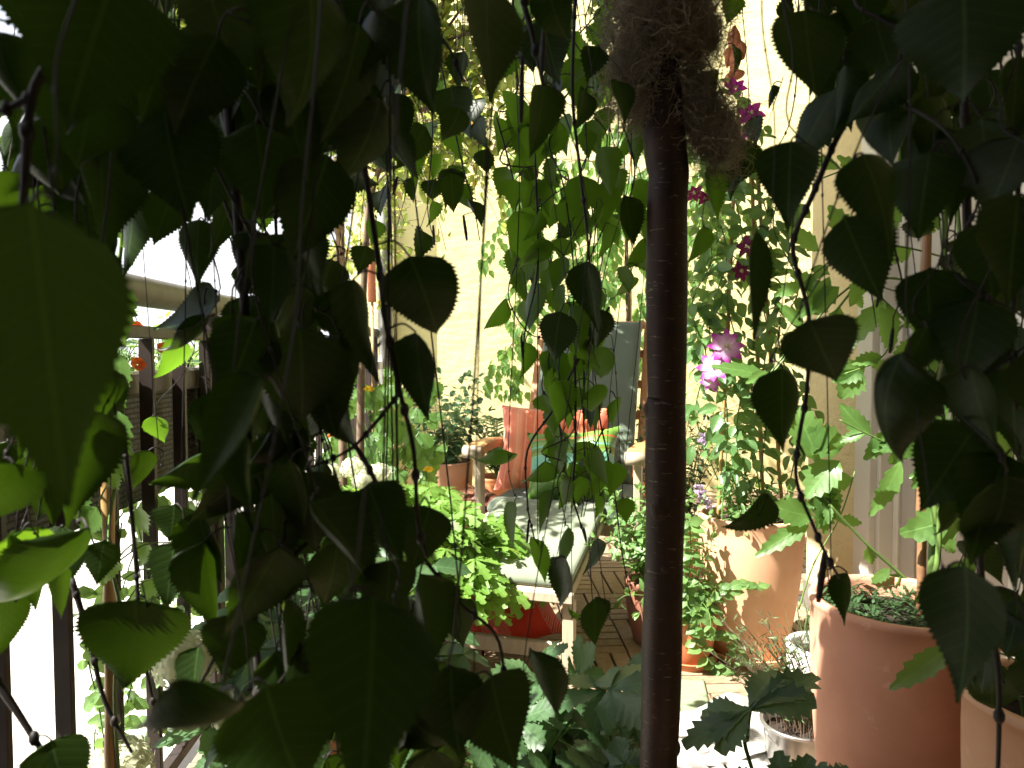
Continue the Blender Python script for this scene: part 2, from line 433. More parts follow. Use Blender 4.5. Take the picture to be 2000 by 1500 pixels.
# moulded frame, three steps
for (e0, e1, dep) in ((0, .10, -.016), (.10, .122, .006), (.122, .15, .05)):
    for sgn in (0, 1):
        ya, yb = (D1-e1, D1-e0) if sgn == 0 else (D0+e0, D0+e1)
        bbox(mb, XR+dep, XR+.12, ya+.0005, yb-.0005, .03, 2.25-e1+.0, .003)
    bbox(mb, XR+dep, XR+.12, D0+e1, D1-e1, 2.25-e1, 2.25-e0-.001, .003)
mb.build('door_frame', FRW, dr)
mb = MB()
bbox(mb, XR+.075, XR+.11, D0+.15, D1-.15, .032, 2.09, .002)
for (a, b_) in ((D0+.152, D0+.225), (D1-.225, D1-.152)): bbox(mb, XR+.06, XR+.0745, a, b_, .034, 2.088, .003)
for (a, b_) in ((.034, .20), (1.0, 1.1), (1.98, 2.088)): bbox(mb, XR+.06, XR+.0745, D0+.2255, D1-.2255, a, b_, .003)
mb.build('door_leaf', M('greige door paint', (.40, .36, .31), (.37, .33, .285), 4, .45, .05, 40, .001), dr)
mb = MB(); METAL = M('brushed steel', (.45, .44, .42), (.38, .37, .36), 30, .32, .05, 200, .0005, None, .5, .9)
p0 = B(XR+.058, D1-.19, 1.08)
tube(mb, [p0, p0+B(-.045, 0, 0)], .009, 12); tube(mb, [p0+B(-.045, .005, 0), p0+B(-.045, -.10, 0)], .008, 12)
box(mb, p0+B(-.002, 0, -.06), (.008, .035, .2), BA, None, .002)
mb.build('door_handle', METAL, dr)
# added unseen slab and dark walls that keep sun and sky off the foreground
mb = MB(); bbox(mb, -1.38, 2.9, -3.0, .72, 2.55, 2.78); bbox(mb, -.40, XR+.3, .7201, 3.15, 2.55, 2.78)
tag(mb.build('shade_slab', M('shade slab plaster', (.28, .27, .24), (.24, .23, .21), 4, .9)), kind='structure')
root = empty('shade_wall', B(.5, -1.7, 0), 'unseen dark walls added behind and left of the viewer to cut skylight', 'wall')
mb = MB(); bbox(mb, -1.6, XR, -1.85, -1.7, -.3, 2.549); bbox(mb, -1.75, -1.6, -1.699, .55, -.3, 2.12)  # unseen rear and side walls, added to darken the near leaves
mb.build('wall', M('dark shade wall', (.05, .04, .03), (.03, .025, .02), 6, .8), root)

# ---- downpipe
root = empty('downpipe', B(-.62, YB-.07, 0), 'grey metal downpipe at the left end of the yellow wall', 'pipe')
ZINC = M('weathered zinc', (.36, .37, .37), (.28, .29, .29), 8, .42, .05, 60, .001, None, .5, .6)
mb = MB(); c = B(-.62, YB-.07, 0); tube(mb, [c+Vector((0, 0, -.3)), c+Vector((0, 0, 5.2))], .05, 24); mb.build('pipe', ZINC, root)
for z in (.35, 2.0):
    mb = MB(); lathe(mb, [(.051, z-.015), (.056, z-.015), (.056, z+.015), (.051, z+.015)], c, 24)
    box(mb, c+B(0, .062, z), (.03, .03, .025), BA); mb.build('bracket', ZINC, root)

# ---- railing
RAILM = M('brown painted iron', (.040, .028, .024), (.026, .018, .016), 15, .42, .1, 120, .001)
RAILG = M('grey brown handrail', (.11, .095, .076), (.075, .065, .052), 12, .38, .12, 90, .001)
root = empty('balcony_railing', B(XL, 1.0, 0), 'brown upright railing bars under a thick round grey handrail at left', 'railing')
mb = MB(); pts = [B(XL, y, 1.12) for y in np.linspace(-1.6, YB-.12, 12)]
tube(mb, pts, .031, 24); mb.build('handrail', RAILG, root)
mb = MB(); tube(mb, [B(XL, YB-.14, 1.12), B(XL, YB-.10, 1.12)], .037, 20); mb.build('end_cap', M('white fitting', (.7, .69, .65), (.6, .6, .57), 8, .5), root); mb = MB()
box(mb, B(XL, YB-.10, .90), (.09, .2, .05), BA, None, .006)
mb.build('wall_bracket', bpy.data.materials['white fitting'], root)
mb = MB(); bbox(mb, XL-.013, XL+.013, -1.6, YB-.02, .07, .095, .002); mb.build('bottom_rail', RAILM, root)
mb = MB(); bbox(mb, XL-.013, XL+.013, -1.6, YB-.02, 1.025, 1.05, .002); mb.build('top_rail', RAILM, root)
y = .0
while y < YB-.05:
    y += .166
    if y > YB-.1: break
    yy = y+.074
    mb = MB(); bbox(mb, XL-.014, XL+.014, yy-.007, yy+.007, .0955, 1.0245, .0015)
    mb.build('baluster', RAILM, root)
for y in (.12, 1.94, 3.6, 5.0):
    mb = MB(); bbox(mb, XL-.02, XL+.02, y-.02, y+.02, -.02, 1.09, .003); mb.build('post', RAILM, root)

# ---- wicker planter outside the bars
def mat_wicker():
    m, t, b = nodes('dark woven wicker'); co = coord(t, 'Object')
    br = t.nodes.new('ShaderNodeTexBrick'); 
    mp = t.nodes.new('ShaderNodeMapping'); mp.inputs['Rotation'].default_value = (0, math.radians(90), math.radians(90)); t.links.new(co, mp.inputs[0])
    t.links.new(mp.outputs[0], br.inputs['Vector'])
    br.inputs['Scale'].default_value = 1; br.inputs['Brick Width'].default_value = .035; br.inputs['Row Height'].default_value = .011
    br.inputs['Mortar Size'].default_value = .0022; br.inputs['Mortar Smooth'].default_value = .6
    br.inputs['Color1'].default_value = (.04, .034, .03, 1); br.inputs['Color2'].default_value = (.06, .05, .042, 1); br.inputs['Mortar'].default_value = (.006, .005, .005, 1)
    t.links.new(br.outputs[0], b.inputs['Base Color']); b.inputs['Roughness'].default_value = .5
    bump_(t, b, math_(t, 'MULTIPLY', br.outputs['Fac'], -1.0), .8, .004); return m
root = empty('railing_planter', B(XL-.13, 1.55, .66), 'dark wicker planter with taupe rim hung on the railing under orange flowers', 'planter')
X0, X1, Y0, Y1 = XL-.235, XL-.035, .85, 2.25
mb = MB()
for (a, b_, c_, d_) in ((X1-.012, X1, Y0, Y1), (X0, X0+.012, Y0, Y1), (X0+.0125, X1-.0125, Y0, Y0+.012), (X0+.0125, X1-.0125, Y1-.012, Y1)):
    bbox(mb, a, b_, c_, d_, .68, .905)
bbox(mb, X0+.0125, X1-.0125, Y0+.0125, Y1-.0125, .68, .70)
mb.build('wicker_body', mat_wicker(), root)
mb = MB(); RIM = M('taupe rim', (.17, .14, .115), (.13, .11, .09), 10, .5)
bbox(mb, X1-.014, X1+.012, Y0-.01, Y1+.01, .9055, .957, .006); bbox(mb, X0-.012, X0+.014, Y0-.01, Y1+.01, .9055, .957, .006)
bbox(mb, X0+.0145, X1-.0145, Y0-.01, Y0+.014, .9055, .957, .006); bbox(mb, X0+.0145, X1-.0145, Y1-.014, Y1+.01, .9055, .957, .006)
mb.build('rim', RIM, root)
for y in (1.0, 1.32, 1.64, 1.96): mb = MB(); bbox(mb, X1+.001, X1+.007, y-.012, y+.012, .68, .905, .002); mb.build('strut', RAILM, root)
mb = MB(); bbox(mb, X0+.015, X1-.015, Y0+.015, Y1-.015, .71, .925); mb.build('soil', SOIL, root)

# ---------------------------------------------------------------- lounge chair
def mat_wood(name, c1, c2, str_=(1, 1, 1)):
    m, t, b = nodes(name); co = coord(t, 'Object', str_)
    g = noise_(t, co, 9, 9, .7)
    t.links.new(ramp(t, g, [(.3, c1), (.7, c2)]), b.inputs['Base Color']); b.inputs['Roughness'].default_value = .5
    bump_(t, b, g, .2, .001); return m
TEAKG = mat_wood('weathered teak', (.30, .24, .17), (.46, .38, .28), (9, 9, 1.2))
TEAK = mat_wood('oiled teak', (.36, .16, .06), (.50, .25, .10), (8, 1.4, 8))
def mat_fabric(name, c1, c2):
    m, t, b = nodes(name); co = coord(t)
    wv = t.nodes.new('ShaderNodeTexWave'); wv.inputs['Scale'].default_value = 260; wv.inputs['Distortion'].default_value = 1; t.links.new(co, wv.inputs[0])
    c = ramp(t, noise_(t, co, 9, 6), [(.3, c1), (.7, c2)])
    t.links.new(mixc(t, math_(t, 'MULTIPLY', wv.outputs['Fac'], .18), c, tuple(x*.6 for x in c1)), b.inputs['Base Color'])
    b.inputs['Roughness'].default_value = .85; b.inputs['Sheen Weight'].default_value = .25
    h = math_(t, 'ADD', math_(t, 'MULTIPLY', noise_(t, co, 14, 3), 1.5), math_(t, 'MULTIPLY', wv.outputs['Fac'], .15))
    bump_(t, b, h, .3, .006); return m
GREENF = mat_fabric('grey green canvas', (.155, .19, .125), (.19, .225, .15))
GREEND = mat_fabric('dark green canvas', (.10, .135, .10), (.125, .16, .115))
CA = math.radians(-17); CR = Vector((.164, 2.80, 0))
cx = Vector((math.cos(CA), math.sin(CA), 0)); cy = Vector((-math.sin(CA), math.cos(CA), 0)); cz = Vector((0, 0, 1))
def C(x, y, z): return CR+cx*x+cy*y+cz*z
def cbox(mb, c, size, bev=.004, tilt=0):
    """tilt: rotation about local x (radians)"""
    ay = cy*math.cos(tilt)+cz*math.sin(tilt); az = cz*math.cos(tilt)-cy*math.sin(tilt)
    box(mb, C(*c), size, 0, (cx, ay, az), bev)
def pad(mb, a, b_, wdt, th, nx=16, ny=24, edge=.03, sag=.0):
    """padded cushion from local point a to b (y,z), width along x"""
    (ya, za), (yb, zb) = a, b_
    L = math.hypot(yb-ya, zb-za); dy, dz = (yb-ya)/L, (zb-za)/L
    ny_, nz_ = -dz, dy
    def prof(u, e, W):
        q = min(u*W, (1-u)*W)
        return 1 if q > e else math.sqrt(max(0, 1-(1-q/e)**2))
    top = []; bot = []; vs = []; us = [0]+[.5-.5*math.cos(math.pi*i/nx) for i in range(1, nx)]+[1]
    vv = [.5-.5*math.cos(math.pi*i/ny) for i in range(ny+1)]
    for sgn in (1, -1):
        for v in vv:
            for u in us:
                p = min(prof(u, edge, wdt), prof(v, edge, L))
                n = noise.noise(Vector((u*5, v*7, sgn*3)))*.006*p
                h = sgn*(th/2)*(.12+.88*p)+(n if sgn > 0 else 0)-sag*math.sin(math.pi*v)*p
                y = ya+dy*L*v+ny_*h; z = za+dz*L*v+nz_*h
                vs.append(C((u-.5)*wdt, y, z))
    K = nx+1; R = (nx+1)*(ny+1); fs = []
    for j in range(ny):
        for i in range(nx):
            q = j*K+i; fs.append((q, q+1, q+K+1, q+K)); fs.append((R+q, R+q+K, R+q+K+1, R+q+1))
    for i in range(nx):
        fs.append((i, R+i, R+i+1, i+1)); q = ny*K+i; fs.append((q, q+1, R+q+1, R+q))
    for j in range(ny):
        q = j*K; fs.append((q, q+K, R+q+K, R+q)); q = j*K+nx; fs.append((q, R+q, R+q+K, q+K))
    mb.add(vs, fs, [(0, 0)]*len(vs), .5)
root = empty('lounge_chair', CR, 'reclining wooden lounge chair with grey green padding and slatted leg rest before the yellow wall', 'lounge chair')
mb = MB()   # backrest frame
t = math.atan2(.70, .32)
for sx in (-.255, .255): cbox(mb, (sx, .61, .74), (.032, .86, .028), .004, t)
for k in range(6): cbox(mb, (0, .46+.33*k/5, .44+.68*k/5+.0), (.478, .035, .02), .003, t)
mb.build('backrest', TEAK, root)
mb = MB()
for sx in (-.255, .255): cbox(mb, (sx, .22, .355), (.03, .56, .035))
for k in range(6): cbox(mb, (0, .0+.44*k/5, .367), (.478, .05, .014), .003)
mb.build('seat', TEAKG, root)
for sx in (-.31, .31):
    mb = MB(); pts = [(-.06, .615), (.02, .625), (.15, .625), (.3, .61), (.52, .60)]
    vs = []
    for (y, z) in pts:
        wd = .036 if y < .1 else .03
        for (a, b_) in ((-wd, -.019), (wd, -.019), (wd, .013), (wd*.7, .019), (-wd*.7, .019), (-wd, .013)): vs.append(C(sx+a, y, z+b_))
    n = 6; fs = [(i*n+k, i*n+(k+1) % n, (i+1)*n+(k+1) % n, (i+1)*n+k) for i in range(4) for k in range(n)]+[tuple(range(n)), tuple(range(24, 30))[::-1]]
    mb.add(vs, fs, None, .4, False); mb.build('armrest', TEAK, root)
    mb = MB(); tube(mb, [C(sx*1.0-.036, -.062, .612), C(sx+.036, -.062, .612)], .024, 20); mb.build('arm_end', TEAKG, root)
    mb = MB(); cbox(mb, (sx, .02, .298), (.028, .05, .594)); mb.build('leg', TEAKG, root)
    mb = MB(); cbox(mb, (sx, .50, .29), (.028, .05, .578)); mb.build('leg', TEAKG, root)
mb = MB(); cbox(mb, (0, .02, .33), (.59, .022, .05)); cbox(mb, (0, .50, .33), (.59, .022, .05)); mb.build('crossbar', TEAKG, root)
mb = MB()   # leg rest
tt = math.atan2(.10, .56)
for sx in (-.185, .185): cbox(mb, (sx, -.34, .325), (.028, .60, .03), .003, tt)
for k in range(8): cbox(mb, (0, -.62+.56*k/7, .295+.10*k/7), (.34, .045, .014), .003, tt)
cbox(mb, (0, -.635, .278), (.42, .022, .03), .003)
mb.build('leg_rest', TEAKG, root)
for sx in (-.19, .19):
    mb = MB(); cbox(mb, (sx, -.60, .131), (.036, .034, .262), .003); mb.build('leg', TEAKG, root)
mb = MB(); cbox(mb, (0, -.60, .105), (.343, .02, .05)); mb.build('crossbar', TEAKG, root)
mb = MB(); pad(mb, (-.635, .315), (-.06, .43), .40, .045, sag=.004); mb.build('leg_cushion', GREENF, root)
mb = MB(); pad(mb, (-.07, .40), (.44, .405), .50, .065); mb.build('seat_cushion', GREEND, root)
mb = MB(); pad(mb, (.425, .43), (.745, 1.13), .46, .055); mb.build('back_cushion', GREEND, root)
mb = MB(); tube(mb, [C(-.225, -.07, .372), C(.22, -.07, .372)], .003, 6); mb.build('piping', M('dark zip', (.04, .03, .03), (.02, .02, .02), 9), root)

# ---------------------------------------------------------------- pillows
def pillow(name, mat, c, w, h, th, ax, ay, label, cat='cushion', n=22, pin=.10):
    ax = unit(ax); ay = unit(Vector(ay)-ax*ax.dot(Vector(ay))); az = ax.cross(ay); c = Vector(c); mb = MB()
    vs = []; uv = []
    for sgn in (1, -1):
        for j in range(n+1):
            for i in range(n+1):
                u = -1+2*i/n; v = -1+2*j/n
                uu = u*(1-pin*(1-v*v)); vv = v*(1-pin*(1-u*u))
                hgt = ((1-u**4)*(1-v**4))**.55*th/2
                wr = noise.noise(Vector((u*2.2, v*2.6, sgn*5+w*9)))*.012*(1-abs(u)**3)+noise.noise(Vector((u*7, v*3, 2)))*.004
                vs.append(c+ax*(uu*w/2)+ay*(vv*h/2)+az*(sgn*hgt+wr*(hgt/(th/2)))); uv.append((.5+u/2, .5+v/2))
    R = (n+1)**2; K = n+1; fs = []
    for j in range(n):
        for i in range(n):
            q = j*K+i; fs.append((q, q+1, q+K+1, q+K)); fs.append((R+q, R+q+K, R+q+K+1, R+q+1))
    mb.add(vs, fs, uv, .5)
    return tag(mb.build(name, mat, None, c), label, cat)
def mat_coral():
    m, t, b = nodes('coral paisley cloth'); u = t.nodes.new('ShaderNodeUVMap'); u.uv_map = 'UVMap'
    su = t.nodes.new('ShaderNodeSeparateXYZ'); t.links.new(u.outputs[0], su.inputs[0])
    base = ramp(t, su.outputs[0], [(0, (.66, .17, .15)), (.12, (.72, .16, .09)), (.2, (.78, .30, .16)), (.24, (.68, .13, .06)), (.5, (.74, .14, .05)), (1, (.62, .08, .05))])
    vo = t.nodes.new('ShaderNodeTexVoronoi'); vo.inputs['Scale'].default_value = 26; t.links.new(u.outputs[0], vo.inputs['Vector'])
    f = math_(t, 'FRACT', math_(t, 'MULTIPLY', vo.outputs['Distance'], 6))
    sw = math_(t, 'LESS_THAN', f, .4)
    st = math_(t, 'LESS_THAN', math_(t, 'FRACT', math_(t, 'MULTIPLY', su.outputs[0], 12)), .18)
    c = mixc(t, math_(t, 'MULTIPLY', sw, .35), base, (.82, .40, .12)); c = mixc(t, math_(t, 'MULTIPLY', st, .4), c, (.85, .45, .3))
    t.links.new(c, b.inputs['Base Color']); b.inputs['Roughness'].default_value = .75; b.inputs['Sheen Weight'].default_value = .3
    bump_(t, b, noise_(t, coord(t), 25, 4), .35, .006); return m
def mat_stripe():
    m, t, b = nodes('green striped silk'); u = t.nodes.new('ShaderNodeUVMap'); u.uv_map = 'UVMap'
    su = t.nodes.new('ShaderNodeSeparateXYZ'); t.links.new(u.outputs[0], su.inputs[0])
    g = (.10, .21, .02); g2 = (.11, .22, .03); tq = (.14, .38, .27); lt = (.15, .28, .07); ol = (.14, .17, .025)
    v = math_(t, 'ADD', su.outputs[1], math_(t, 'MULTIPLY', noise_(t, u.outputs[0], 3, 2), .03))
    c = ramp(t, v, [(0, (.06, .13, .015)), (.2, g), (.26, (.02, .08, .05)), (.275, lt), (.31, g), (.34, ol), (.40, lt), (.43, (.02, .10, .10)), (.445, tq), (.60, (.2, .42, .26)), (.62, lt), (.66, ol), (.69, g2), (.72, tq), (.75, lt), (.80, g2), (.845, (.55, .10, .04)), (.865, g2), (1, (.15, .25, .03))], 'CONSTANT')
    t.links.new(c, b.inputs['Base Color']); b.inputs['Roughness'].default_value = .45
    bump_(t, b, noise_(t, coord(t), 18, 4), .3, .006); return m
def mat_kilim():
    m, t, b = nodes('red patterned cotton'); u = t.nodes.new('ShaderNodeUVMap'); u.uv_map = 'UVMap'
    su = t.nodes.new('ShaderNodeSeparateXYZ'); t.links.new(u.outputs[0], su.inputs[0])
    def tri(x, k): return math_(t, 'ABSOLUTE', math_(t, 'SUBTRACT', math_(t, 'FRACT', math_(t, 'MULTIPLY', x, k)), .5))
    a = math_(t, 'ADD', tri(su.outputs[0], 4), tri(su.outputs[1], 3.2))
    f = math_(t, 'FRACT', math_(t, 'MULTIPLY', a, 5))
    c = ramp(t, f, [(0, (.50, .02, .015)), (.3, (.60, .06, .015)), (.42, (.62, .45, .36)), (.5, (.25, .02, .05)), (.62, (.6, .10, .02)), (.8, (.45, .015, .03)), (.9, (.55, .42, .36))], 'CONSTANT')
    big = math_(t, 'GREATER_THAN', tri(su.outputs[0], 1.5), .22)
    c = mixc(t, big, c, (.52, .035, .012))
    t.links.new(c, b.inputs['Base Color']); b.inputs['Roughness'].default_value = .8
    bump_(t, b, noise_(t, coord(t), 20, 4), .3, .005); return m
lean = cz*.93+cy*.30
pillow('coral_cushion', mat_coral(), C(-.06, .20, .60), .47, .36, .11, cx, lean, 'coral orange paisley cushion standing at the back of the lounge chair seat')
pillow('striped_cushion', mat_stripe(), C(.05, .07, .555), .38, .31, .13, cx*.97+cz*.10, cz*.86+cy*.48-cx*.08, 'green cushion with turquoise and olive stripes leaning in front of the coral cushion', pin=.14)
pillow('patterned_cushion', mat_kilim(), Vector((-.035, 2.58, .115)), .34, .36, .15, Vector((.9, .1, .35)), Vector((-.3, .55, .75)), 'red patterned cotton cushion lying on the deck under the leg rest', pin=.12)
# ================================================================ pots
def pot(root, c, R, rb, H, mat, name='pot', thick=.012, lip=.006, soil=.04, rim='flat'):
    mb = MB(); c = Vector(c)
    prof = [(rb*.93, 0), (rb, .006)]
    for k in range(1, 12):
        t = k/12; r = rb+(R-rb)*(1-(1-t)**1.9)
        prof.append((r, .006+(H-.03)*t))
    prof += [(R-.001, H-.018), (R+lip*.5, H-.012), (R+lip*.6, H-.005), (R, H), (R-thick, H), (R-thick-.002, H-.01), (R-thick-.004, H-soil-.03)]
    lathe(mb, prof, c, 64)
    o = mb.build(name, mat, root)
    mb = MB(); n = 40; rs = R-thick-.003; z = H-soil; vs = [c+Vector((0, 0, z+.008))]; fs = []
    for ring in (1, 2, 3):
        for k in range(n):
            a = 2*math.pi*k/n; vs.append(c+Vector((rs*ring/3*math.cos(a), rs*ring/3*math.sin(a), z+U(-.005, .006)*(ring < 3))))
    for k in range(n):
        fs.append((0, 1+k, 1+(k+1) % n))
        for ring in (0, 1):
            a0 = 1+ring*n; fs.append((a0+k, a0+n+k, a0+n+(k+1) % n, a0+(k+1) % n))
    mb.add(vs, fs, None, .5); mb.build('soil', SOIL, root)
    return o
def saucer(root, c, R, mat, H=.028):
    mb = MB(); lathe(mb, [(0, 0), (R*.9, 0), (R, H), (R+.004, H+.002), (R-.008, H+.002), (R*.88, .008), (0, .007)], c, 48)
    mb.build('saucer', mat, root)
def rv(s=1.0): return Vector((random.gauss(0, s), random.gauss(0, s), random.gauss(0, s)))
def stem_plant(root, base, n, h, spread, L, mat, kind='ovate', nodes_=6, pair=True, Wr=.55, lean=(0, 0, 0), rad=.0022, stemmat=None, droop=.3, ser=.05, N=7, petiole=.01, r0=.04, top=True, curl=.5, name='foliage', hv=.35):
    """n stems from base, each with leaves in pairs"""
    sm = MB(); lm = MB(); tips = []
    for k in range(n):
        a = U(0, 6.283); q = math.sqrt(random.random()); d = Vector((math.cos(a), math.sin(a), 0))
        b0 = Vector(base)+d*(q*r0); hh = h*U(1-hv, 1.05)
        out = d*(spread*q*U(.5, 1.2))+Vector(lean)*U(.7, 1.2)
        pts = []
        for j in range(7):
            t = j/6; pts.append(b0+out*(t**1.5)+Vector((0, 0, hh*(t-droop*t*t*t*q)))+rv(.006)*t)
        pts = smooth_path(pts, 2); tube(sm, pts, [rad*(1-.6*i/(len(pts)-1)) for i in range(len(pts))], 5, False)
        M_ = len(pts)
        for j in range(nodes_):
            t = .15+.85*(j+U(-.2, .2))/nodes_; f = min(max(t, 0), .999)*(M_-1); i = int(f); p = pts[i].lerp(pts[min(i+1, M_-1)], f-i)
            tang = unit(pts[min(i+1, M_-1)]-pts[i]); ph = j*1.7+U(0, .8)
            for s_ in ((0, math.pi) if pair else (0,)):
                o = tang.orthogonal().normalized(); o.rotate(Matrix.Rotation(ph+s_, 3, tang))
                dd = unit(o*1.0+tang*U(.1, .7)+Vector((0, 0, U(-.35, .15)))); LL = L*U(.65, 1.1)*(1-.35*t if kind != 'x' else 1)
                leaf(lm, p+dd*petiole, dd, tang+Vector((0, 0, .5))+rv(.25), LL, LL*Wr*U(.85, 1.1), kind, U(.05, .4), curl*U(.2, 1.6), ser, N)
        tips.append((pts[-1], unit(pts[-1]-pts[-3])))
        if top:
            for s_ in range(3):
                dd = unit(tips[-1][1]+rv(.5)); leaf(lm, pts[-1], dd, Vector((0, 0, 1))+rv(.4), L*.6, L*.6*Wr, kind, .3, .3, ser, N)
    sm.build('stem', stemmat or STEM, root); lm.build(name, mat, root); return tips
def flower(mb, c, nrm, R, petals=6, kind='petal', wr=.5, cup=.15, N=6, ser=0, layers=1):
    nrm = unit(nrm); a0 = nrm.orthogonal().normalized()
    for l in range(layers):
        for k in range(petals):
            o = a0.copy(); o.rotate(Matrix.Rotation(2*math.pi*(k+.5*l)/petals+U(-.1, .1), 3, nrm))
            leaf(mb, Vector(c)+o*(R*.08), unit(o+nrm*(cup+.5*l)), nrm, R*U(.88, 1.05)*(1-.2*l), R*wr*2*U(.9, 1.1), kind, U(-.1, .3), U(0, .6), ser, N)
def stamens(mb, c, nrm, R, n=14):
    nrm = unit(nrm)
    for k in range(n):
        d = unit(nrm+rv(.5)); tube(mb, [c, Vector(c)+d*R], [R*.05, R*.09], 4)
CREAM = M('stamens', (.75, .70, .45), (.6, .55, .3), 50)

def floor_at(px, py):
    """deck point under a photo pixel"""
    v = P(px, py, 1.0)-Vector((0, 0, CZ)); k = -CZ/v.z; return Vector((v.x*k, k, 0))

# ---- pot A: tall clay pot with clematis on three canes, mint at its foot
pa = Vector((.785, 2.42, 0))
root = empty('potted_clematis', pa, 'tall pale clay pot with purple clematis climbing three canes, saucer beneath', 'potted plant')
saucer(root, pa, .155, TERRA, .03)
pot(root, pa+Vector((0, 0, .012)), .168, .115, .455, TERRA)
canes = [((1402, 1000), (1413, 420), (1443, 190), 2.38), ((1492, 1000), (1480, 560), (1462, 205), 2.46), ((1530, 1000), (1512, 560), (1470, 215), 2.5)]
for (a, b_, c_, d) in canes:
    mb = MB(); q0 = P(a[0], a[1], d); q0.z = .42; q2 = P(c_[0], c_[1], 2.42)
    pts = [q0.lerp(q2, i/14)+rv(.0012) for i in range(15)]
    tube(mb, pts, [.0062 if i % 3 else .0075 for i in range(15)], 10); mb.build('cane', CANE, root)
mb = MB(); lathe(mb, [(.010, -.012), (.014, -.006), (.014, .006), (.010, .012)], P(1409, 745, 2.36), 10); lathe(mb, [(.016, -.008), (.02, 0), (.016, .008)], P(1460, 225, 2.42), 10)
mb.build('twine', TWINE, root)
sm = MB(); lm = MB()
vines = [[(1410, 1000), (1420, 800), (1385, 640), (1420, 500), (1400, 400), (1440, 300), (1450, 180)],
         [(1490, 1000), (1470, 820), (1500, 660), (1470, 520), (1500, 430), (1465, 330), (1470, 230)],
         [(1530, 1000), (1560, 820), (1520, 660), (1560, 560), (1510, 440), (1540, 350)],
         [(1430, 1000), (1360, 820), (1380, 700), (1350, 600), (1390, 500), (1360, 400)],
         [(1500, 1000), (1440, 880), (1450, 720), (1420, 580), (1450, 470), (1420, 330)]]
for v in vines:
    pts = smooth_path([P(x, y, 2.4+U(-.07, .09)) for x, y in v], 6); pts[0].z = .42
    tube(sm, pts, .0022, 5, False)
    for i in range(3, len(pts)):
        p = pts[i]; fz = i/len(pts)
        for s_ in range(5 if fz < .7 else 3):
            o = Vector((U(-1, 1), U(-1, .8), U(-.5, .5))).normalized(); LL = U(.04, .072)
            pp = p+o*U(.02, .06); tube(sm, [p, pp], .0009, 4, False)
            leaf(lm, pp, unit(o+Vector((0, 0, -.5))), Vector((-.3, -.6, .7))+rv(.35), LL, LL*U(.5, .65), 'ovate', U(.05, .4), U(.2, .9), .03, 8)
sm.build('stem', STEM, root); lm.build('foliage', CLEM, root)
for (px, py, d, R, mt) in ((1437, 172, 2.36, .036, PURP), (1466, 222, 2.34, .045, PURP), (1448, 262, 2.38, .035, PURP), (1356, 378, 2.4, .034, WINE), (1376, 388, 2.42, .028, WINE), (1461, 482, 2.33, .040, WINE), (1447, 530, 2.33, .034, WINE), (1419, 676, 2.26, .056, PURP), (1393, 716, 2.27, .053, PURP), (1388, 748, 2.29, .032, PURP)):
    mb = MB(); p = P(px, py, d); nn = Vector((-.25+U(-.3, .3), -1, .25+U(-.2, .3)))
    flower(mb, p, nn, R, 8 if R > .05 else 6, 'ovate', .26 if R > .05 else .3, .12, 9, .03); f_ = mb.build('flower', PINKP if R > .05 or py == 748 else mt, root)
    mb = MB(); stamens(mb, p, nn, R*.28, 18); mb.build('stamens', CREAM, f_)
stem_plant(root, pa+Vector((-.03, -.02, .43)), 26, .17, .13, .042, MINT, 'ovate', 5, True, .6, (-.02, -.03, 0), r0=.11, name='underplanting')
sm = MB()
for (px, py) in ((1370, 855), (1365, 958), (1385, 985), (1372, 968)):
    p = P(px, py, 2.28)
    for k in range(26): flower(sm, p+Vector((U(-.012, .012), U(-.008, .008), U(-.018, .018))), rv(1), .006, 4, 'petal', .5, .2, 4)
sm.build('blossom', LILAC, root)

# terracotta figure on the cane tips
root = empty('cane_topper', P(1440, 165, 2.42), 'small reddish clay figure with rounded lobes perched on the tips of the clematis canes', 'ornament')
mb = MB(); dq = 2.42
def blob(px, py, rx, rz, tilt=0, ry=None):
    s_ = dq/F; a = math.radians(tilt)
    ax = [Vector((math.cos(a), 0, math.sin(a))), Vector((0, 1, 0)), Vector((-math.sin(a), 0, math.cos(a)))]
    ellipsoid(mb, P(px, py, dq), (rx*s_, (ry or rx)*s_, rz*s_), ax, 20, 14)
blob(1434, 78, 12.5, 22, 0); blob(1434, 60, 6, 10)
blob(1446, 96, 12, 15, 10); blob(1450, 107, 6, 10); blob(1422, 105, 8, 12, -10); blob(1420, 121, 4, 12, 4)
blob(1436, 112, 12, 26, -4); blob(1433, 140, 9, 20, -8); blob(1427, 152, 12, 10, 20); blob(1440, 147, 15, 8, 18); blob(1421, 158, 8, 9)
o = mb.build('figure', CLAY, root)
md = o.modifiers.new('r', 'REMESH'); md.mode = 'VOXEL'; md.voxel_size = .0022; md.use_smooth_shade = True
sm_ = o.modifiers.new('s', 'SMOOTH'); sm_.iterations = 4; sm_.factor = .5

